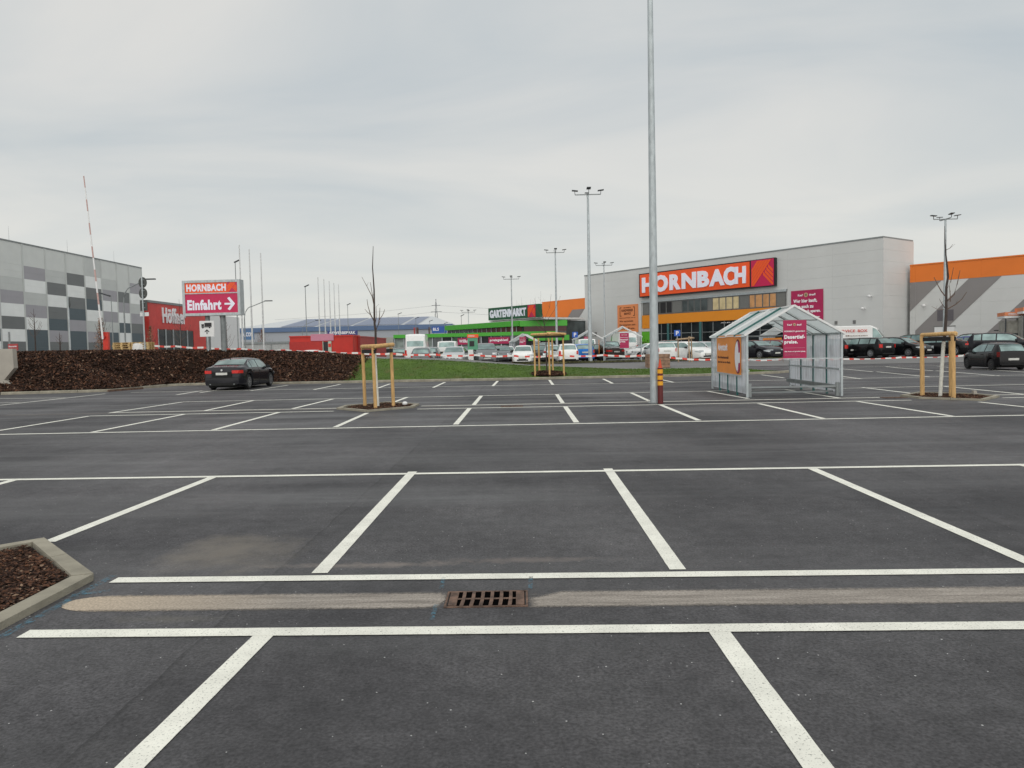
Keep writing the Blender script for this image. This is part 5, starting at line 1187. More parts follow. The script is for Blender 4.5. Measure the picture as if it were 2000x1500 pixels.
# service pillar, parking signs
pl = root('service_pillar', 'white and green service pillar with orange top among the parked cars', 'pillar', (-4.026, 57.0, H(-4.026, 57.0)), R(-4))
MB().box(-.40, -.02, -.12, .12, 0, 1.05).build('white_base', M_WHITE, pl)
MB().box(-.42, .33, -.10, .10, 1.05, 1.95).build('green_body', mat('mint_green_panel', (.10, .33, .20), .5), pl)
MB().box(-.44, .38, -.13, .13, 1.95, 2.20).build('orange_top', M_ORSIGN, pl)
MB().box(-.28, .08, -.115, -.10, 1.30, 1.70).build('screen', M_BLACK, pl)
text('HORNBACH', -.36, .10, 2.03, 2.13, -.132, M_PRINTW, pl)
for px, py, Y, lb in ((1124, 654, 70, 'blue square parking sign above the white van'), (1322, 651, 66, 'blue square parking sign above the grey wooden stakes')):
    x = (px - 1030) / 1480 * Y; z = 1.68 + ((676.4 if px < 1200 else 672.3) - py) * Y / 1480
    o = root('parking_sign', lb, 'sign', (x, Y, H(x, Y)), R(-5), 'blue parking signs'); z -= H(x, Y)
    MB().tube([(0, .03, 0), (0, .03, z + .2)], .03, 8).build('post', M_GALV, o)
    MB().box(-.26, .26, -.01, .01, z - .26, z + .26).build('plate', M_BLUE, o)
    text('P', -.11, .12, z - .17, z + .18, -.011, M_PRINTW, o, .03)

# far stake frames and trees
def mulch_ring(cx, cy, r):
    pts = []
    while len(pts) < 2600:
        a, q = random.uniform(0, 2 * math.pi), math.sqrt(random.random()); x, y = cx + r * q * math.cos(a), cy + r * q * math.sin(a)
        pts.append((x, y, H(x, y) + .11 + .12 * (1 - q) + random.uniform(0, .04)))
    mb = MB(); n = 24; ring = [(cx + r * math.cos(2 * math.pi * i / n), cy + r * math.sin(2 * math.pi * i / n)) for i in range(n)]
    mb.add([(x, y, H(x, y) + .09) for x, y in ring] + [(cx, cy, H(cx, cy) + .23)], [(i, (i + 1) % n, n) for i in range(n)])
    o = mb.build('mulch_ring', M_MULCH); o['kind'] = 'structure'
    chips('bark_mulch', pts, (.06, .16), (.6, .37, .03), .8, o)
    return o
cx, cy = (1.161, 41.219)
mulch_ring(cx, cy, .95)
zc_ = H(cx, cy) + .12
fp = [(cx - .75, cy - .55), (cx + .02, cy - .85), (cx + .80, cy - .45), (cx + .25, cy + .7), (cx - .5, cy + .75)]
stakes('stake_frame', 'pale wooden stakes with crossbars standing in the round mulch patch on the grass', fp, [((cx - .85, cy - .5, zc_ + 2.12), (cx + .05, cy - .85, zc_ + 2.14)), ((cx, cy - .82, zc_ + 2.18), (cx + .85, cy - .42, zc_ + 2.12)), ((cx + .85, cy - .4, zc_ + 2.10), (cx - .5, cy + .7, zc_ + 2.1))], 2, 2.1, rad=.05,
       belts=[((cx - .8, cy - .58, zc_ + 1.98), (cx + .05, cy - .92, zc_ + 1.98)), ((cx + .05, cy - .92, zc_ + 1.98), (cx + .85, cy - .5, zc_ + 1.98))])
tree('young_tree', 'small leafless tree above the stakes on the grass bank', cx - .1, cy, [(0, 0), (-.02, 1.0), (-.02, 2.2), (-.12, 2.9), (-.2, 3.4), (-.22, 3.9)],
     [(.012, [(-.05, 2.5), (-.6, 3.1), (-.9, 3.5)]), (.012, [(-.04, 2.3), (-.5, 2.7), (-.8, 2.75)]), (.012, [(-.08, 2.8), (.5, 3.6), (.8, 4.3)]), (.012, [(-.1, 3.0), (.2, 3.7), (.3, 4.4)]), (.01, [(-.1, 3.0), (-.5, 3.6), (-.6, 4.2)]), (.01, [(-.03, 2.5), (-.4, 2.8), (-.5, 3.1)])], 0, .035, 'young trees beyond the lot', 9)
gx_, gy_ = 10.915, 53.0
stakes('stake_frame', 'grey weathered stakes with a crossbar between the two white cars', [(gx_ + .3, gy_ - .3), (gx_ - .35, gy_ + .2), (gx_ + .62, gy_ + .4)], [((gx_ - .45, gy_ + .1, 2.0), (gx_ + .42, gy_ - .3, 2.06)), ((gx_ + .3, gy_ - .3, 2.12), (gx_ + .72, gy_ + .3, 2.08))], 2, 1.66, M_WOODG, .05)
def sapling(label, x, y, z, h, seed, brown=False, group='young trees beyond the lot'):
    rnd = random.Random(seed); limbs = []
    for i in range(12 if not brown else 22):
        z0 = h * (.2 if brown else .35) + h * .55 * i / (12 if not brown else 22); s = rnd.choice((-1, 1)); l = rnd.uniform(.4, 1.0) * (1 - z0 / h) * h * .32
        limbs.append((.014, [(0, z0), (s * l * .6, z0 + l * .6), (s * l, z0 + l * (1.6 if not brown else 1.9))]))
    o = tree('leafless_tree' if not brown else 'hornbeam_tree', label, x, y, [(0, 0), (rnd.uniform(-.05, .05), h * .5), (0, h)], limbs, 0, .04, group, seed)
    o.location.z = z
    if brown:
        pts = [(rnd.gauss(0, .26) * (1.15 - q) * h * .33, rnd.gauss(0, .3) * (1.15 - q) * h * .2, h * (.06 + .8 * q)) for q in (rnd.random() for _ in range(900))]
        c_ = chips('brown_leaves', pts, (.08, .17), (.12, .68, .20), 1.3, o); c_.data.materials[1] = mat('withered_leaf', (.26, .13, .075), .8, var=.4); c_.data.materials[2] = mat('pale_withered_leaf', (.42, .28, .19), .8)
    return o
sapling('bare sapling left of the round sign before the chequered wall', -31.480, 48, 1.9, 2.9, 21)
sapling('tiny bare shrub-like sapling before the chequered wall', -28.640, 46, 1.9, 1.3, 22)
sapling('narrow tree with brown withered leaves left of the red barrier', -30.600, 54, 1.6, 3.3, 23, True)
sapling('narrow tree with reddish withered leaves before the red furniture store', -33.034, 66, .6, 4.2, 24, True)
sapling('narrow brown-leaved tree between two tall flagpoles', -31.585, 90, .5, 4.6, 25, True)
sapling('bare tree in front of the red furniture store', -27.597, 60, .5, 5.6, 26)
sapling('bare tree beside the white hall under the entrance sign', -26.281, 66, .5, 4.4, 27)
sapling('small brown-leaved tree left of the red container', -32.040, 95, .4, 3.0, 28, True)
hd = root('hedge', 'dark leafy hedge by the green door of the store', 'hedge', (11.210, 72.0, .4))
chips('leaves', [(random.gauss(0, .4), random.gauss(0, .3), abs(random.gauss(.7, .45))) for _ in range(1800)], (.08, .18), (.8, .18, .02), 1.2, hd)

# ------------------------------------------------------------------ the DIY store (local x runs along the front, local y goes inward)
M_FRAME = mat('window_frame_grey', (.17, .17, .165), .5); M_BLIND = mat('grey_blind_panel', (.17, .17, .16), .5, var=.08)
M_WARM = mat('lit_office_window', (.36, .30, .17), .3, var=.35, scale=1.5, emit=(1, .78, .42), es=.14); M_WARM2 = mat('lit_orange_office_window', (.36, .19, .08), .3, var=.35, scale=1.5, emit=(1, .5, .2), es=.12)
def front(name, label, a, b, z, cat='building'):
    rz = math.atan2(b[1] - a[1], b[0] - a[0]); return root(name, label, cat, (a[0], a[1], z), rz)
def clad(parent, m, x0, x1, z0, z1, y, pw=7.4, ph=1.15, t=.06, name='wall_panel'):
    n = max(1, round((x1 - x0) / pw)); k_ = max(1, round((z1 - z0) / ph)); w = (x1 - x0) / n; h = (z1 - z0) / k_; c_ = {}
    me = MB().box(.003, w - .003, 0, t, .003, h - .003).mesh(name, m)
    for i in range(n):
        for j in range(k_): link(name, me, parent, (x0 + i * w, y + random.uniform(-.001, .001), z0 + j * h))
ZG = .40
st = front('hardware_store', 'big light grey hardware store with orange HORNBACH sign and glazed entrance', (8.6, 111.5), (35.8, 76.6), 0)
LS = 44.0
MB().box(.1, LS - .1, .12, 6.0, ZG, 11.80).build('core', M_LGREY, st)
MB().box(2, LS - 3, 6.05, 42, ZG, 8.9).build('rear_hall', M_LGREY, st)
MB().box(-.05, LS + .05, -.05, 6.1, 11.86, 12.0).build('roof_edge', M_GALVD, st)
clad(st, M_LGREY, 0, 11.2, ZG, 11.85, 0.0, 5.6); clad(st, M_LGREY, 33.3, LS, ZG, 11.85, 0.0, 5.35)
clad(st, M_LGREY, 11.2, 33.3, 7.55, 11.85, 0.0, 7.37)
# right return wall
for j in range(10):
    z0 = ZG + j * 1.145; MB().box(LS, LS + .06, .0, 6.2, z0 + .003, z0 + 1.142).build('return_wall_panel', M_LGREY, st)
MB().box(11.3, 33.2, -.12, .0, 7.28, 7.55).build('soffit_band', M_GALV, st)
# office window band
MB().box(11.4, 33.1, .04, .10, 5.62, 7.28).build('window_band_frame', M_FRAME, st)
def win(x0, x1, m, nm='window'):
    f = MB().box(x0, x1, -.02, .04, 5.70, 5.76).box(x0, x1, -.02, .04, 7.16, 7.22).box(x0, x0 + .05, -.02, .04, 5.76, 7.16).box(x1 - .05, x1, -.02, .04, 5.76, 7.16).build(nm, M_FRAME, st)
    MB().box(x0 + .05, x1 - .05, .0, .03, 5.76, 7.16).build('pane', m, f)
edges = [(11.45, 12.6, M_BLIND), (12.6, 13.5, M_BLACK), (13.5, 14.5, M_BLACK), (14.5, 15.6, M_BLACK), (15.6, 16.6, M_BLACK), (16.6, 18.2, M_BLIND), (18.2, 19.2, M_GLASSG), (19.2, 20.2, M_GLASSG), (20.2, 21.2, M_GLASSG), (21.2, 22.3, M_GLASSG), (22.3, 23.0, M_BLIND),
         (23.0, 24.0, M_WARM), (24.0, 25.0, M_WARM), (25.0, 26.0, M_WARM), (26.0, 26.9, M_WARM), (26.9, 28.3, M_BLIND), (28.3, 29.1, M_WARM2), (29.1, 30.1, M_WARM2), (30.1, 31.0, M_WARM2), (31.0, 31.9, M_WARM2), (31.9, 33.05, M_BLIND)]
for a, b, m in edges: win(a + .02, b - .02, m)
# amber fascia and the glazed entrance
for i in range(6): MB().box(11.4 + 3.61 * i + .006, 11.4 + 3.61 * (i + 1) - .006, -.10, .04, 4.40, 5.60).build('fascia_panel', M_AMBER, st)
MB().box(11.4, 12.95, -.10, .04, 3.85, 4.39).build('fascia_panel', M_AMBER, st)
MB().box(11.2, 12.75, -.02, .06, 3.45, 3.84).build('lintel', M_LGREY, st)
gd = MB().box(11.25, 12.7, .0, .06, ZG, 3.44).build('green_door', M_GREENB, st)
for i in range(12):
    x0 = 13.0 + i * 1.67
    for z0, z1 in ((ZG + .05, 1.72), (1.80, 3.05), (3.13, 4.38)): MB().box(x0 + .05, x0 + 1.62, .08, .11, z0, z1).build('entrance_pane', M_GLASSD, st)
    MB().box(x0 - .04, x0 + .04, .04, .12, ZG, 4.39).build('mullion', M_GALVD, st)
for z in (1.76, 3.09): MB().box(12.96, 33.2, .05, .115, z - .03, z + .03).build('transom', M_GALVD, st)
for x in (16.4, 21.6, 26.8, 32.0): MB().lathe([(.16, ZG), (.16, 4.39)], c=(x, -.6, 0), n=12).build('entrance_column', mat('teal_column', (.03, .12, .12), .5), st)
text('ALLES FÜR IHR PROJEKT', 24.2, 30.0, 4.05, 4.22, .03, M_PRINTW, st, .02)
# main sign
sgn = root('store_sign', 'long orange HORNBACH sign with black frame on the store front', 'sign', (8.6, 111.5, 0), math.atan2(-34.9, 27.2))
MB().box(11.35, 32.05, -.55, -.10, 7.98, 11.14).build('black_box', M_BLACK, sgn)
MB().box(11.55, 28.78, -.60, -.55, 8.12, 11.0).build('orange_face', M_ORSIGN, sgn)
for i, (ch, a, b) in enumerate((('H', 11.98, 13.9), ('O', 14.02, 16.55), ('R', 16.75, 18.65), ('N', 18.75, 21.1), ('B', 21.25, 23.1), ('A', 23.05, 25.4), ('C', 25.15, 26.95), ('H', 26.75, 28.35))):
    if ch in 'C': b += .0
    e_ = .10 if ch in 'OC' else 0
    text(ch, a + .03, b - .03, 8.58 - e_, 10.56 + e_, -.61, M_WPAINT, sgn, .055, .10, 'letter_' + ch.lower())
LG = root('tmp', 'x', 'x') if False else None
logo(28.98, 8.06, 3.0, -.60, sgn, .03)
# wall posters
p1 = root('wall_poster', 'salmon orange poster for the craftsmen service on the store wall', 'poster', (8.6, 111.5, 0), math.atan2(-34.9, 27.2))
MB().box(6.75, 10.65, -.10, -.04, 3.45, 7.22).build('sheet', M_SALMON, p1)
T = lambda s, a, b, c_, d_, bold=.02: text(s, a, b, c_, d_, -.11, M_PRINTB, p1, bold, .01)
T('DER HORNBACH', 7.95, 9.35, 6.75, 6.88); T('HANDWERKER', 7.55, 9.75, 6.28, 6.62, .04); T('SERVICE', 8.05, 9.3, 5.85, 6.15, .04)
for s, x0 in ((1, 7.22), (-1, 10.08)):
    x1 = x0 + s * .32
    MB().box(min(x0, x0 + s * .1), max(x0, x0 + s * .1), -.115, -.10, 5.65, 6.90).build('bracket', M_PRINTB, p1)
    for z in (5.65, 6.80): MB().box(min(x0 + s * .1, x1), max(x0 + s * .1, x1), -.115, -.10, z, z + .10).build('bracket', M_PRINTB, p1)
T('Einfach machen lassen. Von uns.', 7.15, 10.2, 5.38, 5.5); T('Wir vermitteln', 7.15, 9.75, 4.86, 5.1); T('Handwerker zum', 7.15, 10.15, 4.36, 4.6); T('fairen Preis.', 7.15, 10.1, 3.86, 4.1)
p2 = root('wall_poster', 'magenta poster with white German slogan on the store wall right of the entrance', 'poster', (8.6, 111.5, 0), math.atan2(-34.9, 27.2))
MB().box(33.80, 37.62, -.10, -.04, 3.60, 7.25).build('sheet', M_MAG, p2)
T = lambda s, a, b, c_, d_, bold=.035: text(s, a, b, c_, d_, -.11, M_PRINTW, p2, bold, .01)
T('Kauf', 34.65, 35.25, 6.62, 6.85); T('drauf!', 36.0, 36.75, 6.62, 6.85); emblem(35.62, 6.74, .24, -.105, p2)
T('Wer hier kauft,', 34.1, 36.95, 5.85, 6.3, .05); T('kann auch zu', 34.1, 36.5, 5.3, 5.68, .05); T('Hause noch sparen.', 34.1, 37.35, 4.72, 5.14, .05); T('Mit unseren Dauertiefpreisen.', 34.2, 37.3, 4.2, 4.42)
MB().box(34.1, 37.3, -.108, -.10, 3.95, 3.97).build('rule', M_PRINTP, p2)
# wall fittings: cameras, vents, lights
def fit(x, z, label, nm='wall_camera', cat='camera', w=.22, m=M_WHITE, grp='cameras on the store wall'):
    o = root(nm, label, cat, (8.6, 111.5, 0), math.atan2(-34.9, 27.2), grp)
    if nm == 'wall_camera':
        MB().beam((x, -.02, z), (x - .05, -.5, z + .12), .08, .08).build('bracket', m, o); MB().lathe([(.02, 0), (.16, .05), (.18, .16), (.12, .22)], c=(x - .05, -.5, z - .12), n=12).build('dome', m, o)
    else: MB().box(x, x + w, -.05, -.01, z, z + w * 1.2).build('plate', m, o)
fit(42.9, 6.1, 'white camera on the upper corner of the store wall'); fit(42.2, 4.9, 'white camera low on the store wall near its right corner')
for x, lb in ((38.9, 'left'), (40.9, 'right')): fit(x, 3.4, lb + ' of the two small square vents low on the store wall', 'wall_vent', 'vent', .3, M_FRAME, 'vents on the store wall')
fit(2.0, 3.1, 'small dark square vent on the left part of the store wall', 'wall_vent', 'vent', .45, M_FRAME, 'vents on the store wall')
# right wing with diagonal stripes
def striped(parent, L, z0, z1, zo, stripes, base=M_LGREY, org=M_ORANGE):
    """stripes: (x at bottom, x at top) pairs of the band's left and right edges between z0 and zo"""
    clad(parent, base, 0, L, z0, zo, 0, 6.0)
    clad(parent, org, 0, L, zo + .01, z1, -.01, 6.0, 2.0)
    for pl_ in stripes:
        n = len(pl_); mb = MB(); mb.add([(a, -.03, b) for a, b in pl_] + [(a, -.012, b) for a, b in pl_], [tuple(range(n)), tuple(range(n, 2 * n))[::-1]] + [(i, n + i, n + (i + 1) % n, (i + 1) % n) for i in range(n)])
        o = mb.build('grey_stripe', M_MGREY, parent); fix_normals(o.data)
wg = front('store_wing', 'right store wing with orange top band and diagonal grey stripes', (40.0, 79.0), (46.8, 71.4), 0)
zo = 7.50
def band(l, r, L, z0): # a 45 degree band whose left/right edge meets z=zo at x=l / r, clipped to 0..L and z0..zo
    e1 = [(max(0, l - (zo - z0)), z0 if l - (zo - z0) >= 0 else zo - l), (l, zo)]; pts = []
    if l > 0: pts += [(max(0, l - (zo - z0)), max(z0, zo - l)), (l, zo)]
    else: pts += [(0, zo)]
    pts += [(min(r, L), zo)] + ([(L, zo - (r - L))] if r > L else [])
    rb = r - (zo - z0)
    if rb > 0: pts += [(rb, z0)]
    else: pts += [(0, zo - r)]
    if l - (zo - z0) < 0 and rb > 0: pts += [(0, z0)]
    return pts
MB().box(.05, 30, .12, 30, ZG, 9.2).build('core', M_LGREY, wg); MB().box(0, 30, -.06, 30, 9.21, 9.34).build('roof_edge', M_ORANGE, wg)
striped(wg, 30, ZG, 9.2, zo, [band(0, 2.45, 30, ZG), band(4.95, 7.75, 30, ZG), band(11.9, 15.2, 30, ZG), band(19, 22.3, 30, ZG)])
for z0_w, z1_w, m_w, y_w in ((ZG, 3.9, M_LGREY, 0), (3.91, 7.5, M_LGREY, 0), (7.51, 9.2, M_ORANGE, -.01)): MB().box(-.55, -.006, y_w, y_w + .06, z0_w, z1_w).build('wall_panel', m_w, wg)
MB().add([(-.55, -.028, 4.5), (-.006, -.028, 5.04), (-.006, -.028, 7.5), (-.55, -.028, 7.5)], [(0, 1, 2, 3)]).build('grey_stripe', M_MGREY, wg)
MB().box(-.55, 0, -.06, .1, 9.21, 9.34).build('roof_edge', M_ORANGE, wg)
MB().box(2.1, 3.6, -.05, -.03, 3.45, 4.55).build('vent_grille', mat('dark_vent', (.11, .10, .11), .6), wg)
for a, b in ((1.85, 2.75), (2.78, 3.7)): MB().box(a, b, -.06, -.03, ZG, 2.85).build('roller_door', M_WHITE, wg)
MB().box(1.78, 3.78, -.08, -.03, 2.86, 2.95).build('door_hood', M_FRAME, wg)
o = root('wall_camera', 'white camera on the striped wing beside the corner', 'camera', (40.0, 79.0, 0), math.atan2(-7.6, 6.8), 'cameras on the store wall')
MB().lathe([(.03, 0), (.17, .05), (.17, .18), (.08, .24)], c=(.9, -.3, 4.95), n=12).build('dome', M_WHITE, o); MB().beam((.9, 0, 5.15), (.9, -.3, 5.15), .06, .06).build('bracket', M_WHITE, o)
lw = front('store_wing', 'left store wing with orange cladding and a diagonal grey stripe behind the garden centre', (2.76, 129.8), (9.26, 121.3), 0)
MB().box(.05, 12.4, .12, 20, ZG, 9.2).build('core', M_LGREY, lw); MB().box(0, 12.6, -.06, 20, 9.21, 9.32).build('roof_edge', M_ORANGE, lw)
clad(lw, M_LGREY, 0, 12.6, ZG, 9.2, 0, 6.3, 1.1)
def flatpoly(parent, nm, pts, y0, y1, m):
    n = len(pts); mb = MB().add([(a, y0, b) for a, b in pts] + [(a, y1, b) for a, b in pts], [tuple(range(n)), tuple(range(n, 2 * n))[::-1]] + [(i, n + i, n + (i + 1) % n, (i + 1) % n) for i in range(n)])
    o = mb.build(nm, m, parent); fix_normals(o.data); return o
flatpoly(lw, 'orange_panel', [(0, ZG), (0, 9.2), (12.6, 9.2), (12.6, 7.6), (7.8, 7.6), (.6, ZG)], -.05, -.02, M_ORANGE)
flatpoly(lw, 'grey_stripe', [(.62, ZG), (7.82, 7.58), (10.7, 7.58), (3.5, ZG)], -.04, -.02, M_MGREY)
flatpoly(lw, 'grey_stripe', [(6.4, ZG), (12.5, 6.5), (12.5, 3.6), (9.3, ZG)], -.04, -.02, M_MGREY)
MB().box(6.9, 8.8, -.3, -.03, 3.2, 5.6).build('vent_box', mat('grey_green_box', (.30, .33, .31), .6), lw)
MB().box(0.1, 6.4, -3.0, -2.6, 3.3, 3.9).build('green_canopy', M_GREEN, lw)
MB().box(-2, 2.2, -1.2, -1.0, ZG, 2.9).build('blue_container', mat('navy_blue_paint', (.02, .07, .22), .5), lw)

# garden centre
gc = front('garden_centre', 'low garden centre with two bright green fascia bands and glazing', (-12.7, 121.5), (-.8, 105.0), 0)
MB().box(.05, 20.5, .15, 16, ZG, 5.3).build('core', M_GLASSG, gc)
for i in range(4): MB().box(i * 5.13 + .01, (i + 1) * 5.13 - .01, -.5, .1, 4.62, 5.36).build('fascia_panel', M_GREEN, gc)
for i in range(16):
    f = MB().box(i * 1.28, i * 1.28 + .12, -.02, .1, 3.85, 4.6).build('mullion', M_GALV, gc)
    MB().box(i * 1.28 + .14, (i + 1) * 1.28 - .02, .04, .1, 3.88, 4.6).build('upper_pane', M_GLASSG if i < 6 else mat('reddish_glazing', (.10, .045, .04), .2, var=.4, scale=.6), gc)
MB().box(-.1, 20.6, -.1, 16, 5.37, 5.42).build('roof', M_LGREY, gc)
gc2 = root('garden_centre', 'green-fascia corner block of the garden centre beside the orange wing', 'building', (-.8, 105.0, 0), R(3))
MB().box(0, 6.3, .12, 14, ZG, 4.9).build('core', M_GLASSG, gc2)
MB().box(-.15, 6.4, -.4, .1, 4.55, 5.34).build('fascia_panel', M_GREEN, gc2)
MB().box(.4, 3.2, -.3, .1, 3.84, 4.54).build('red_glazing', mat('dark_red_glazing', (.07, .015, .015), .3), gc2); MB().box(3.22, 6.3, -.3, .1, 3.84, 4.54).build('red_glazing', mat('dark_red_glazing', (.07, .015, .015), .3), gc2)
MB().box(-.15, 5.0, -.5, .1, 3.30, 3.83).build('fascia_panel', M_GREEN, gc2)
MB().box(1.0, 6.6, -.9, -.4, 2.55, 3.28).build('fascia_panel', M_GREEN, gc2)
for i in range(4): MB().box(.1 + i * 1.5, 1.45 + i * 1.5, -.3, -.2, ZG, 3.28).build('shop_pane', M_GLASSD, gc2)
gl = front('garden_hall', 'long low front of the garden centre under a green band with magenta banners', (-19.1, 109.0), (-.8, 105.0), 0)
for i in range(5): MB().box(i * 3.74 + .01, (i + 1) * 3.74 - .01, -.3, .3, 3.36, 3.85).build('fascia_panel', M_GREEN, gl)
MB().box(0, 18.7, .32, 3, ZG, 3.8).build('core', M_GLASSG, gl)
for i in range(13):
    MB().box(i * 1.44, i * 1.44 + .12, -.05, .1, ZG, 3.35).build('post', M_GALV, gl)
    MB().box(i * 1.44 + .13, (i + 1) * 1.44 - .01, .12, .2, ZG, 3.3).build('glass_pane', (M_GLASSG, M_GLASSG, mat('planted_glazing', (.05, .12, .07), .3, var=.8, scale=1.5), M_GLASSD)[(i * 7) % 4] if i > 3 else mat('pale_glazing', (.22, .26, .24), .3, var=.5, scale=1.0), gl)
for a, b, s, lb in ((9.6, 12.6, 'Willkommen', 'left magenta banner on the garden centre front'), (14.1, 17.1, 'preisgebiet!', 'right magenta banner on the garden centre front')):
    o = root('banner', lb, 'banner', (-19.1, 109.0, 0), math.atan2(-4.0, 18.3), 'magenta banners on the garden centre')
    MB().box(a, b, -.12, -.06, 2.25, 3.15).build('sheet', M_MAG, o); text(s, a + .2, b - .2, 2.5, 2.95, -.125, M_PRINTW, o, .04)
gs = root('garden_centre_sign', 'dark green GARTENMARKT sign with orange square on the garden centre roof', 'sign', (-5.5, 112.0, 0), math.atan2(-9, 7.17))
MB().box(.25, 11.9, -.3, .3, 5.72, 7.5).build('box', M_DKGREEN, gs)
text('GARTENMARKT', .7, 9.2, 6.02, 7.16, -.31, M_WPAINT, gs, .05, .08)
MB().box(9.45, 9.5, -.32, -.3, 5.75, 7.47).build('edge', M_BLACK, gs); logo(9.55, 5.78, 1.66, -.33, gs, .02)
MB().box(-.5, 12, .4, 8, 5.42, 5.7).build('plinth', M_LGREY, gs)

# ------------------------------------------------------------------ chequered building at left
CHK = {'L': (.66, .68, .655), 'W': (.86, .88, .86), 'l': (.57, .59, .57), 'M': (.38, .37, .395), 'D': (.17, .18, .18), 'B': (.085, .115, .13)}
CM = {k_: mat('cassette_' + {'L': 'pale', 'W': 'white', 'l': 'light', 'M': 'mauve_grey', 'D': 'dark_grey', 'B': 'slate'}[k_], v, .45, .1, var=.04, scale=.8) for k_, v in CHK.items()}
cb = root('furniture_warehouse', 'tall building clad in chequered grey and white cassettes', 'building', (-54.6, 70.0, 0), R(90))
BZ = [14.0, 11.68, 10.26, 8.85, 7.48, 6.1, 4.76, 3.43, 2.1, .4]
BAYS = ['LLlMWDWDM', 'LMWlMWBBD', 'LlDWDBMDD', 'LDWDBMBBB', 'lWDBWlMDD', 'LlMWMlBBB', 'LLDMWBWWW', 'LMWlMDBBB']
BY = [66.4 - 70 + 7.9 * 0, 77.8 - 70]
ed = [11.7 - 3.9 + .0]
ed = [7.8, 11.7, 15.6, 19.4, 23.2, 26.9, 30.6, 33.7, 37.2]
pre = [(-3.9 * i + 7.8 - 3.9, -3.9 * i + 7.8) for i in range(6)]
MB().box(-16, 37.2, .15, 50, .3, 13.9).build('core', CM['L'], cb)
def bay(x0, x1, code):
    for j, ch in enumerate(code):
        z1, z0 = BZ[j], BZ[j + 1]; h2 = (z1 - z0) / 2 if j else (z1 - z0)
        zz = z0
        while zz < z1 - .01:
            MB().box(x0 + .12, x1 - .12, -.05 + random.uniform(-.003, .003), .14, zz + .003, min(z1, zz + h2) - .003).build('cassette', CM[ch], cb); zz += h2
    MB().box(x1 - .11, x1 + .11, -.09, .14, .4, 14.0).build('pilaster', CM['l'], cb)
for i, c_ in enumerate(BAYS): bay(ed[i], ed[i + 1], c_)
for i, (a, b) in enumerate(pre[:3]): bay(a, b, ('LLWDlWBWM', 'LlDWMBWlD', 'LWlMDWBMD')[i])
MB().box(-16, 37.3, -.10, .3, 14.0, 14.15).build('roof_edge', M_GALVD, cb)
for x in (12.0, 22.5, 33.0): MB().tube([(x, 1.5, 14.1), (x, 1.5, 16.0)], [.02, .008], 5).build('lightning_rod', M_GALVD, cb)
rsn = root('red_notice', 'small red notice board low before the chequered wall', 'sign', (-28.825, 42.0, 1.95), R(-8))
MB().box(-.3, .32, -.02, .02, .15, .52).build('board', M_REDD, rsn); MB().tube([(-.25, .05, -.1), (-.25, .05, 1.2)], .05, 8).build('post', M_GALVD, rsn); text('Baumarkt', -.24, .26, .34, .42, -.022, M_PRINTW, rsn)
# red furniture store
rf = root('furniture_store', 'red furniture store with white Höffner lettering and dark glazed entrance', 'building', (-55.3, 110.3, 0), R(90))
MB().box(0, 19.6, .1, 40, .3, 9.4).build('core', M_REDW, rf)
for i in range(8):
    a, b = i * 2.45, (i + 1) * 2.45
    if 1.5 <= (a + b) / 2 <= 15:
        MB().box(a + .01, b - .01, 0, .1, 5.6, 9.4).build('wall_panel', M_REDW, rf)
        if (a + b) / 2 < 15:
            f = MB().box(a, a + .14, -.1, .1, .4, 5.6).build('window', M_GALV, rf); MB().box(a + .15, b - .01, .05, .1, .5, 5.5).build('pane', M_GLASSD, f)
    else: MB().box(a + .01, b - .01, 0, .1, .4, 9.4).build('wall_panel', M_REDW, rf)
MB().box(-.1, 19.7, -.1, .3, 9.4, 9.75).build('roof_edge', M_GALVD, rf)
text('Höffner', 4.0, 11.9, 6.5, 8.9, -.02, M_PRINTW, rf, .03, .12)
wh_ = root('white_hall', 'plain white hall beyond the red furniture store', 'building', (-55.6, 130.2, 0), R(90))
for i in range(5): MB().box(i * 3.2 + .01, i * 3.2 + 3.19, 0, .1, .4, 8.6).build('wall_panel', M_WHITE, wh_)
MB().box(0, 16, .11, 30, .3, 8.5).build('core', M_WHITE, wh_)

# solar roof hall far away
hx0, hx1, HY = -82.959, -21.154, 215.0
hz = 1.68 + 40 * HY / 1480
hl = root('solar_hall', 'long far hall with a blue fascia and solar panels on its roof', 'building', (hx0, HY, 0))
HW = hx1 - hx0; ez, rz_ = 7.498, 12.276
M_HALLW = mat('pale_hall_wall', (.36, .38, .41), .6, var=.05); M_HALLB = mat('hall_blue_fascia', (.10, .16, .28), .6); M_SOL = mat('solar_panel', (.17, .21, .32), .35, .2, var=.1)
MB().box(0, HW, .3, 60, .3, ez).build('wall', M_HALLW, hl)
MB().box(-.2, HW + .2, -.1, .3, ez - .05, ez + 1.25).build('fascia', M_HALLB, hl)
mb = MB(); mb.add([(0, 0, ez + 1.2), (HW, 0, ez + 1.2), (HW - 9, 30, rz_), (8, 30, rz_), (0, 62, ez + 1.2), (HW, 62, ez + 1.2)], [(0, 1, 2, 3), (3, 2, 5, 4), (0, 3, 4), (1, 5, 2)])
mb.build('roof', mat('white_roof_sheet', (.55, .57, .58), .6), hl)
def roofp(u, v, up=.12): # u along, v 0..1 up the slope
    return (u, 30 * v, ez + 1.2 + (rz_ - ez - 1.2) * v + up)
for a, b in ((12.5, 22.3), (23.1, 32.6), (33.4, 47.2), (48, 52)):
    n = int((b - a) / 1.05)
    for i in range(n):
        u0, u1 = a + (b - a) * i / n, a + (b - a) * (i + 1) / n - .10
        MB().quad(roofp(u0, .04), roofp(u1, .04), roofp(u1, .93), roofp(u0, .93)).build('solar_row', M_SOL, hl)
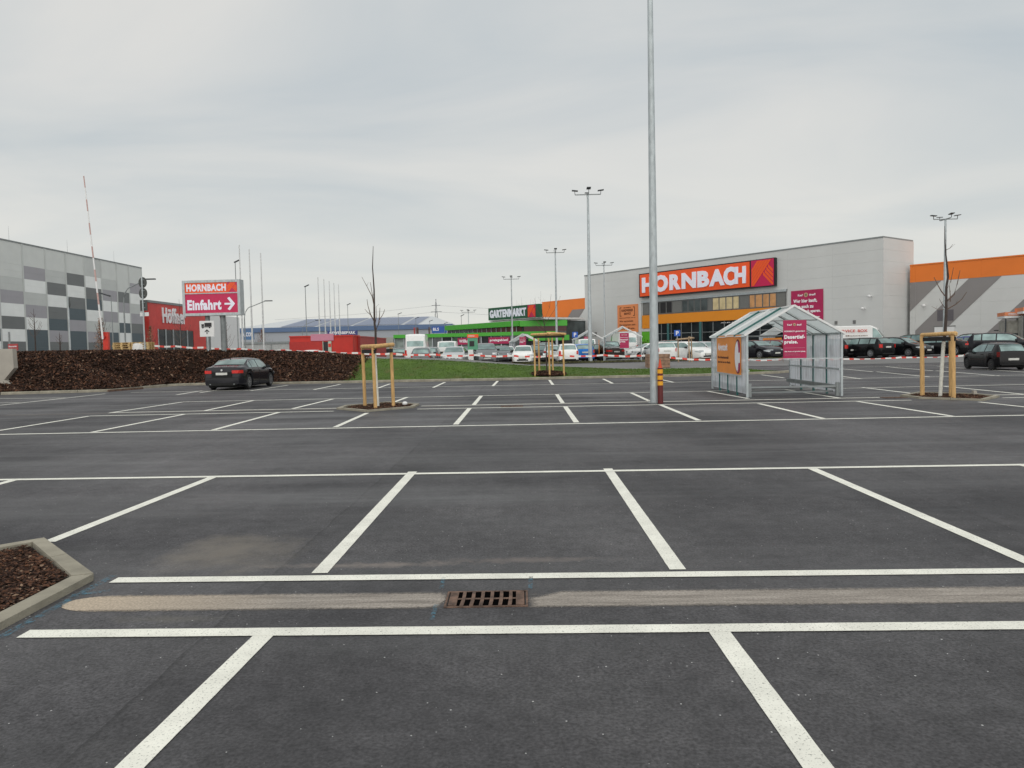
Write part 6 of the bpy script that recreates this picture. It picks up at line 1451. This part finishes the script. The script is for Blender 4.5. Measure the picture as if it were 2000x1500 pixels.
for px0, px1, py0, py1, s, m, lb in ((470, 495, 646, 664, 'ALCOM', mat('steel_blue_board', (.08, .17, .32), .6), 'steel blue company board on the far hall'), (845, 874, 638, 651, 'BLS', mat('royal_blue_board', (.03, .10, .36), .6), 'blue banner with white letters above the green roof')):
    Y = 200.0; x0, x1 = (px0 - 1030) / 1480 * Y, (px1 - 1030) / 1480 * Y; hy = 679 + .0209 * (1000 - px0); zt, zb_ = 1.68 + (hy - py0) * Y / 1480, 1.68 + (hy - py1) * Y / 1480
    o = root('company_board', lb, 'sign', (x0, Y, 0)); MB().box(0, x1 - x0, -.1, .1, zb_, zt).build('board', m, o)
    for q in (.1, .9): MB().box((x1 - x0) * q - .1, (x1 - x0) * q + .1, .1, .3, .3, zt).build('post', M_GALVD, o)
    text(s, (x1 - x0) * .08, (x1 - x0) * (.9 if s == 'ALCOM' else .48), zb_ + (zt - zb_) * .35, zt - (zt - zb_) * .2, -.11, M_PRINTW, o, .03)
for px, w_p, m, lb in ((811, 2.6, M_REDD, 'red banner above the green roof'), (816.5, 3.6, mat('dark_brown_banner', (.09, .045, .035), .7), 'dark brown banner beside the red banner'), (840, 2.6, mat('dark_brown_banner', (.09, .045, .035), .7), 'dark brown banner left of the blue banner')):
    Y = 202.0; x = (px - 1030) / 1480 * Y; o = root('banner', lb, 'banner', (x, Y, 0))
    w_m = w_p / 1480 * Y * 1.3; MB().box(-w_m / 2, w_m / 2, -.05, .05, .3, 1.68 + 43 * Y / 1480).build('cloth', m, o)
for px, lb in ((640, 'blue-lettered white board behind the red containers'),):
    Y = 150.0; x = (px - 1030) / 1480 * Y; o = root('company_board', lb, 'sign', (x, Y, 0)); MB().box(0, 6.0, -.1, .1, 1.68 + 33 * Y / 1480 - .2, 1.68 + 40 * Y / 1480).build('board', mat('navy_board', (.05, .06, .20), .6), o)
    text('GEWERBEPARK', .4, 5.6, 1.68 + 35 * Y / 1480 - .2, 1.68 + 38.6 * Y / 1480, -.12, M_PRINTW, o, .04)
    for q in (.6, 5.4): MB().box(q - .1, q + .1, .1, .3, .3, 1.68 + 33 * Y / 1480).build('post', M_GALVD, o)
# grey block between white hall and containers
lb_ = root('low_grey_building', 'low grey flat-roofed building behind the flagpoles', 'building', (-33.292, 88.0, 0))
lwid = -27.815 - -33.292
MB().box(0, lwid, .1, 10, .3, 2.709).build('wall', mat('pale_grey_render', (.42, .43, .42), .7), lb_); MB().box(-.1, lwid + .1, 0, 10.1, 2.709, 2.948).build('roof_edge', M_GALVD, lb_)
MB().box(lwid * .62, lwid * .62 + .1, 0, .1, .3, 2.649).build('joint', M_GALVD, lb_)
gate = root('grey_shed', 'grey shed and wall behind the staked middle tree', 'building', (-23.371, 120.0, 0))
MB().box(0, 2.2, 0, 5, .3, 1.68 + 25 * 120 / 1480).build('wall', mat('beige_grey_render', (.36, .36, .32), .7), gate); MB().box(2.25, 4.4, .5, 5, .3, 1.68 + 24 * 120 / 1480 - .5).build('metal_gate', mat('dark_grey_gate', (.13, .13, .15), .6, streak=(20, 1, 1), var=.4), gate)
MB().box(1.9, 5.0, .4, 5, 1.68 + 24 * 120 / 1480 - .49, 1.68 + 27 * 120 / 1480 - .3).build('roof_edge', M_HALLB, gate)

# red containers
def container(label, x0, x1, Y, zt, depth=2.6, m=M_REDC, corr=24, door=None, rz=0.0):
    o = root('shipping_container', label, 'container', (x0, Y, H(x0, Y)), rz, 'red containers behind the bank'); L_ = x1 - x0; zt -= H(x0, Y)
    if corr:
        mb = MB(); n = corr
        for i in range(n):
            a = L_ * i / n; w = L_ / n
            mb.quad((a, 0, .12), (a + w * .5, 0, .12), (a + w * .5, 0, zt - .12), (a, 0, zt - .12)); mb.quad((a + w * .5, .03, .12), (a + w, .03, .12), (a + w, .03, zt - .12), (a + w * .5, .03, zt - .12))
            mb.quad((a + w * .5, 0, .12), (a + w * .5, .03, .12), (a + w * .5, .03, zt - .12), (a + w * .5, 0, zt - .12)); mb.quad((a + w, .03, .12), (a + w, 0, .12), (a + w, 0, zt - .12), (a + w, .03, zt - .12))
        mb.build('side_wall', m, o)
    MB().box(.02, L_ - .02, .04, depth, .05, zt - .04).build('body', m, o)
    for z in (.0, zt - .12): MB().box(-.02, L_ + .02, -.02, depth + .02, z, z + .12).build('frame_rail', m, o)
    return o
za = 1.68 + 31.5 * 64 / 1480
c1 = container('long red office container with an open doorway behind the mulch bank', -20.141, -14.729, 64.0, za, corr=0)
LL = -14.729 - -20.141
MB().box(.0, LL * .52, -.03, .03, .12, za - .9).build('side_wall', mat('dark_red_container_paint', (.42, .022, .016), .5, var=.08), c1)
MB().box(LL * .34, LL * .70, -.05, .0, za - .55 - H(0, 64) + .1, za - H(0, 64) - .0 + .12).build('white_sign_strip', M_PRINTP, c1)
MB().box(LL * .535, LL * .61, -.04, .02, .1, za - .95).build('doorway', M_BLACK, c1)
f = MB().box(LL * .525, LL * .535, -.06, .02, .1, za - .9).box(LL * .61, LL * .66, -.06, .02, .1, za - .9).build('door', mat('greenish_white_door', (.42, .50, .40), .5), c1)
MB().box(LL * .615, LL * .655, -.08, -.06, za - 1.4, za - 1.1).build('red_notice', M_RED, f)
for i, (a, b, s_) in enumerate(((690, 704, 66), (705, 717, 70), (718, 733, 75))):
    x0, x1 = (a - 1030) / 1480 * s_, (b - 1030) / 1480 * s_
    c_ = container(('nearest', 'middle', 'farthest')[i] + ' of the three faded red containers right of the office container', x0, x1, float(s_), 1.68 + (29 - 1.8 * i) * s_ / 1480, 6.0, M_REDD, 10)
    if i: 
        for q in (.2, .5, .8): MB().box((x1 - x0) * q - .04, (x1 - x0) * q + .04, -.06, -.02, .2, 2.2).build('door_bar', M_WHITE, c_)

# right-hand kiosks
for i, (a, b, Y, zt) in enumerate(((1950, 1983, 64, 3.75), (1985, 2040, 62, 4.05))):
    x0, x1 = (a - 1030) / 1480 * Y, (b - 1030) / 1480 * Y; o = root('sales_kiosk', ('left', 'right')[i] + ' orange-topped sales kiosk at the right photo edge', 'kiosk', (x0, Y, H(x0, Y)), R(-20), 'orange-topped kiosks'); w = x1 - x0; zt -= .4
    MB().box(0, w, 0, 2.2, 0, zt - .7).build('back_wall', mat('kiosk_grey', (.33, .32, .28), .7, var=.3, scale=3), o)
    MB().box(-.1, w + .1, -.3, 2.3, zt - .30, zt).build('orange_fascia', mat('faded_orange', (.72, .24, .10), .6), o); MB().box(-.1, w + .1, -.28, 2.3, zt - .5, zt - .31).build('white_fascia', M_WHITE, o)
    for q in (0, w): MB().box(q - .05, q + .05, -.25, -.15, 0, zt - .5).build('post', M_DMETAL, o)
    MB().box(.1, w - .1, -.2, 0, 1.1, 1.6).build('counter', M_DMETAL if i == 0 else mat('mustard_counter', (.45, .27, .04), .6), o)
    MB().box(.3, w * .45, -.22, -.02, .3, 1.0).build('white_board', M_WHITE, o)
    text('HORNBACH', .15, w * .6, zt - .24, zt - .08, -.31, M_PRINTW, o)
# lattice pylon and wires
py = root('electricity_pylon', 'faint lattice electricity pylon on the horizon above the solar hall', 'pylon', (-49.862, 420.0, 0)); zt = 29.338
M_PYL = mat('pylon_steel', (.30, .31, .32), .7)
for sx in (-1, 1):
    for sy in (-1, 1): MB().tube([(sx * 1.8, sy * 1.8, 0), (sx * .35, sy * .35, zt * .8), (0, 0, zt)], [.16, .12, .08], 4).build('leg', M_PYL, py)
mb = MB(); nn = 10
for i in range(nn):
    z0, z1 = zt * i / nn, zt * (i + 1) / nn; w0, w1 = 1.8 * (1 - .85 * i / nn), 1.8 * (1 - .85 * (i + 1) / nn)
    mb.beam((-w0, -w0, z0), (w1, -w1, z1), .12, .12); mb.beam((w0, -w0, z0), (-w1, -w1, z1), .12, .12)
mb.build('lattice', M_PYL, py)
for z, w in ((zt * .76, 3.0), (zt * .88, 2.4)): MB().beam((-w, 0, z), (w, 0, z), .25, .35).build('crossarm', M_PYL, py)
for z, dz in ((zt * .76, 0), (zt * .88, 4)):
    o = MB().tube([(-90, 0, z - 6), (-45, 0, z - 4), (0, 0, z), (50, 0, z - 4), (100, 0, z - 6)], .05, 4).build('power_line', M_PYL, py)
# faint bare trees behind the garden centre sign
for i, px in enumerate((1003, 1012, 1021, 1030, 1039, 1048)):
    Y = 165; x = (px - 1030) / 1480 * Y
    sapling('%s from the left of the faint bare trees above the garden centre sign' % ('first', 'second', 'third', 'fourth', 'fifth', 'sixth')[i], x, Y, .4, 11.2 + (i % 3) * .5, 40 + i, False, 'bare trees behind the garden centre')
sapling('thin bare tree above the orange wing', 2.688, 140, .4, 11.5, 50)
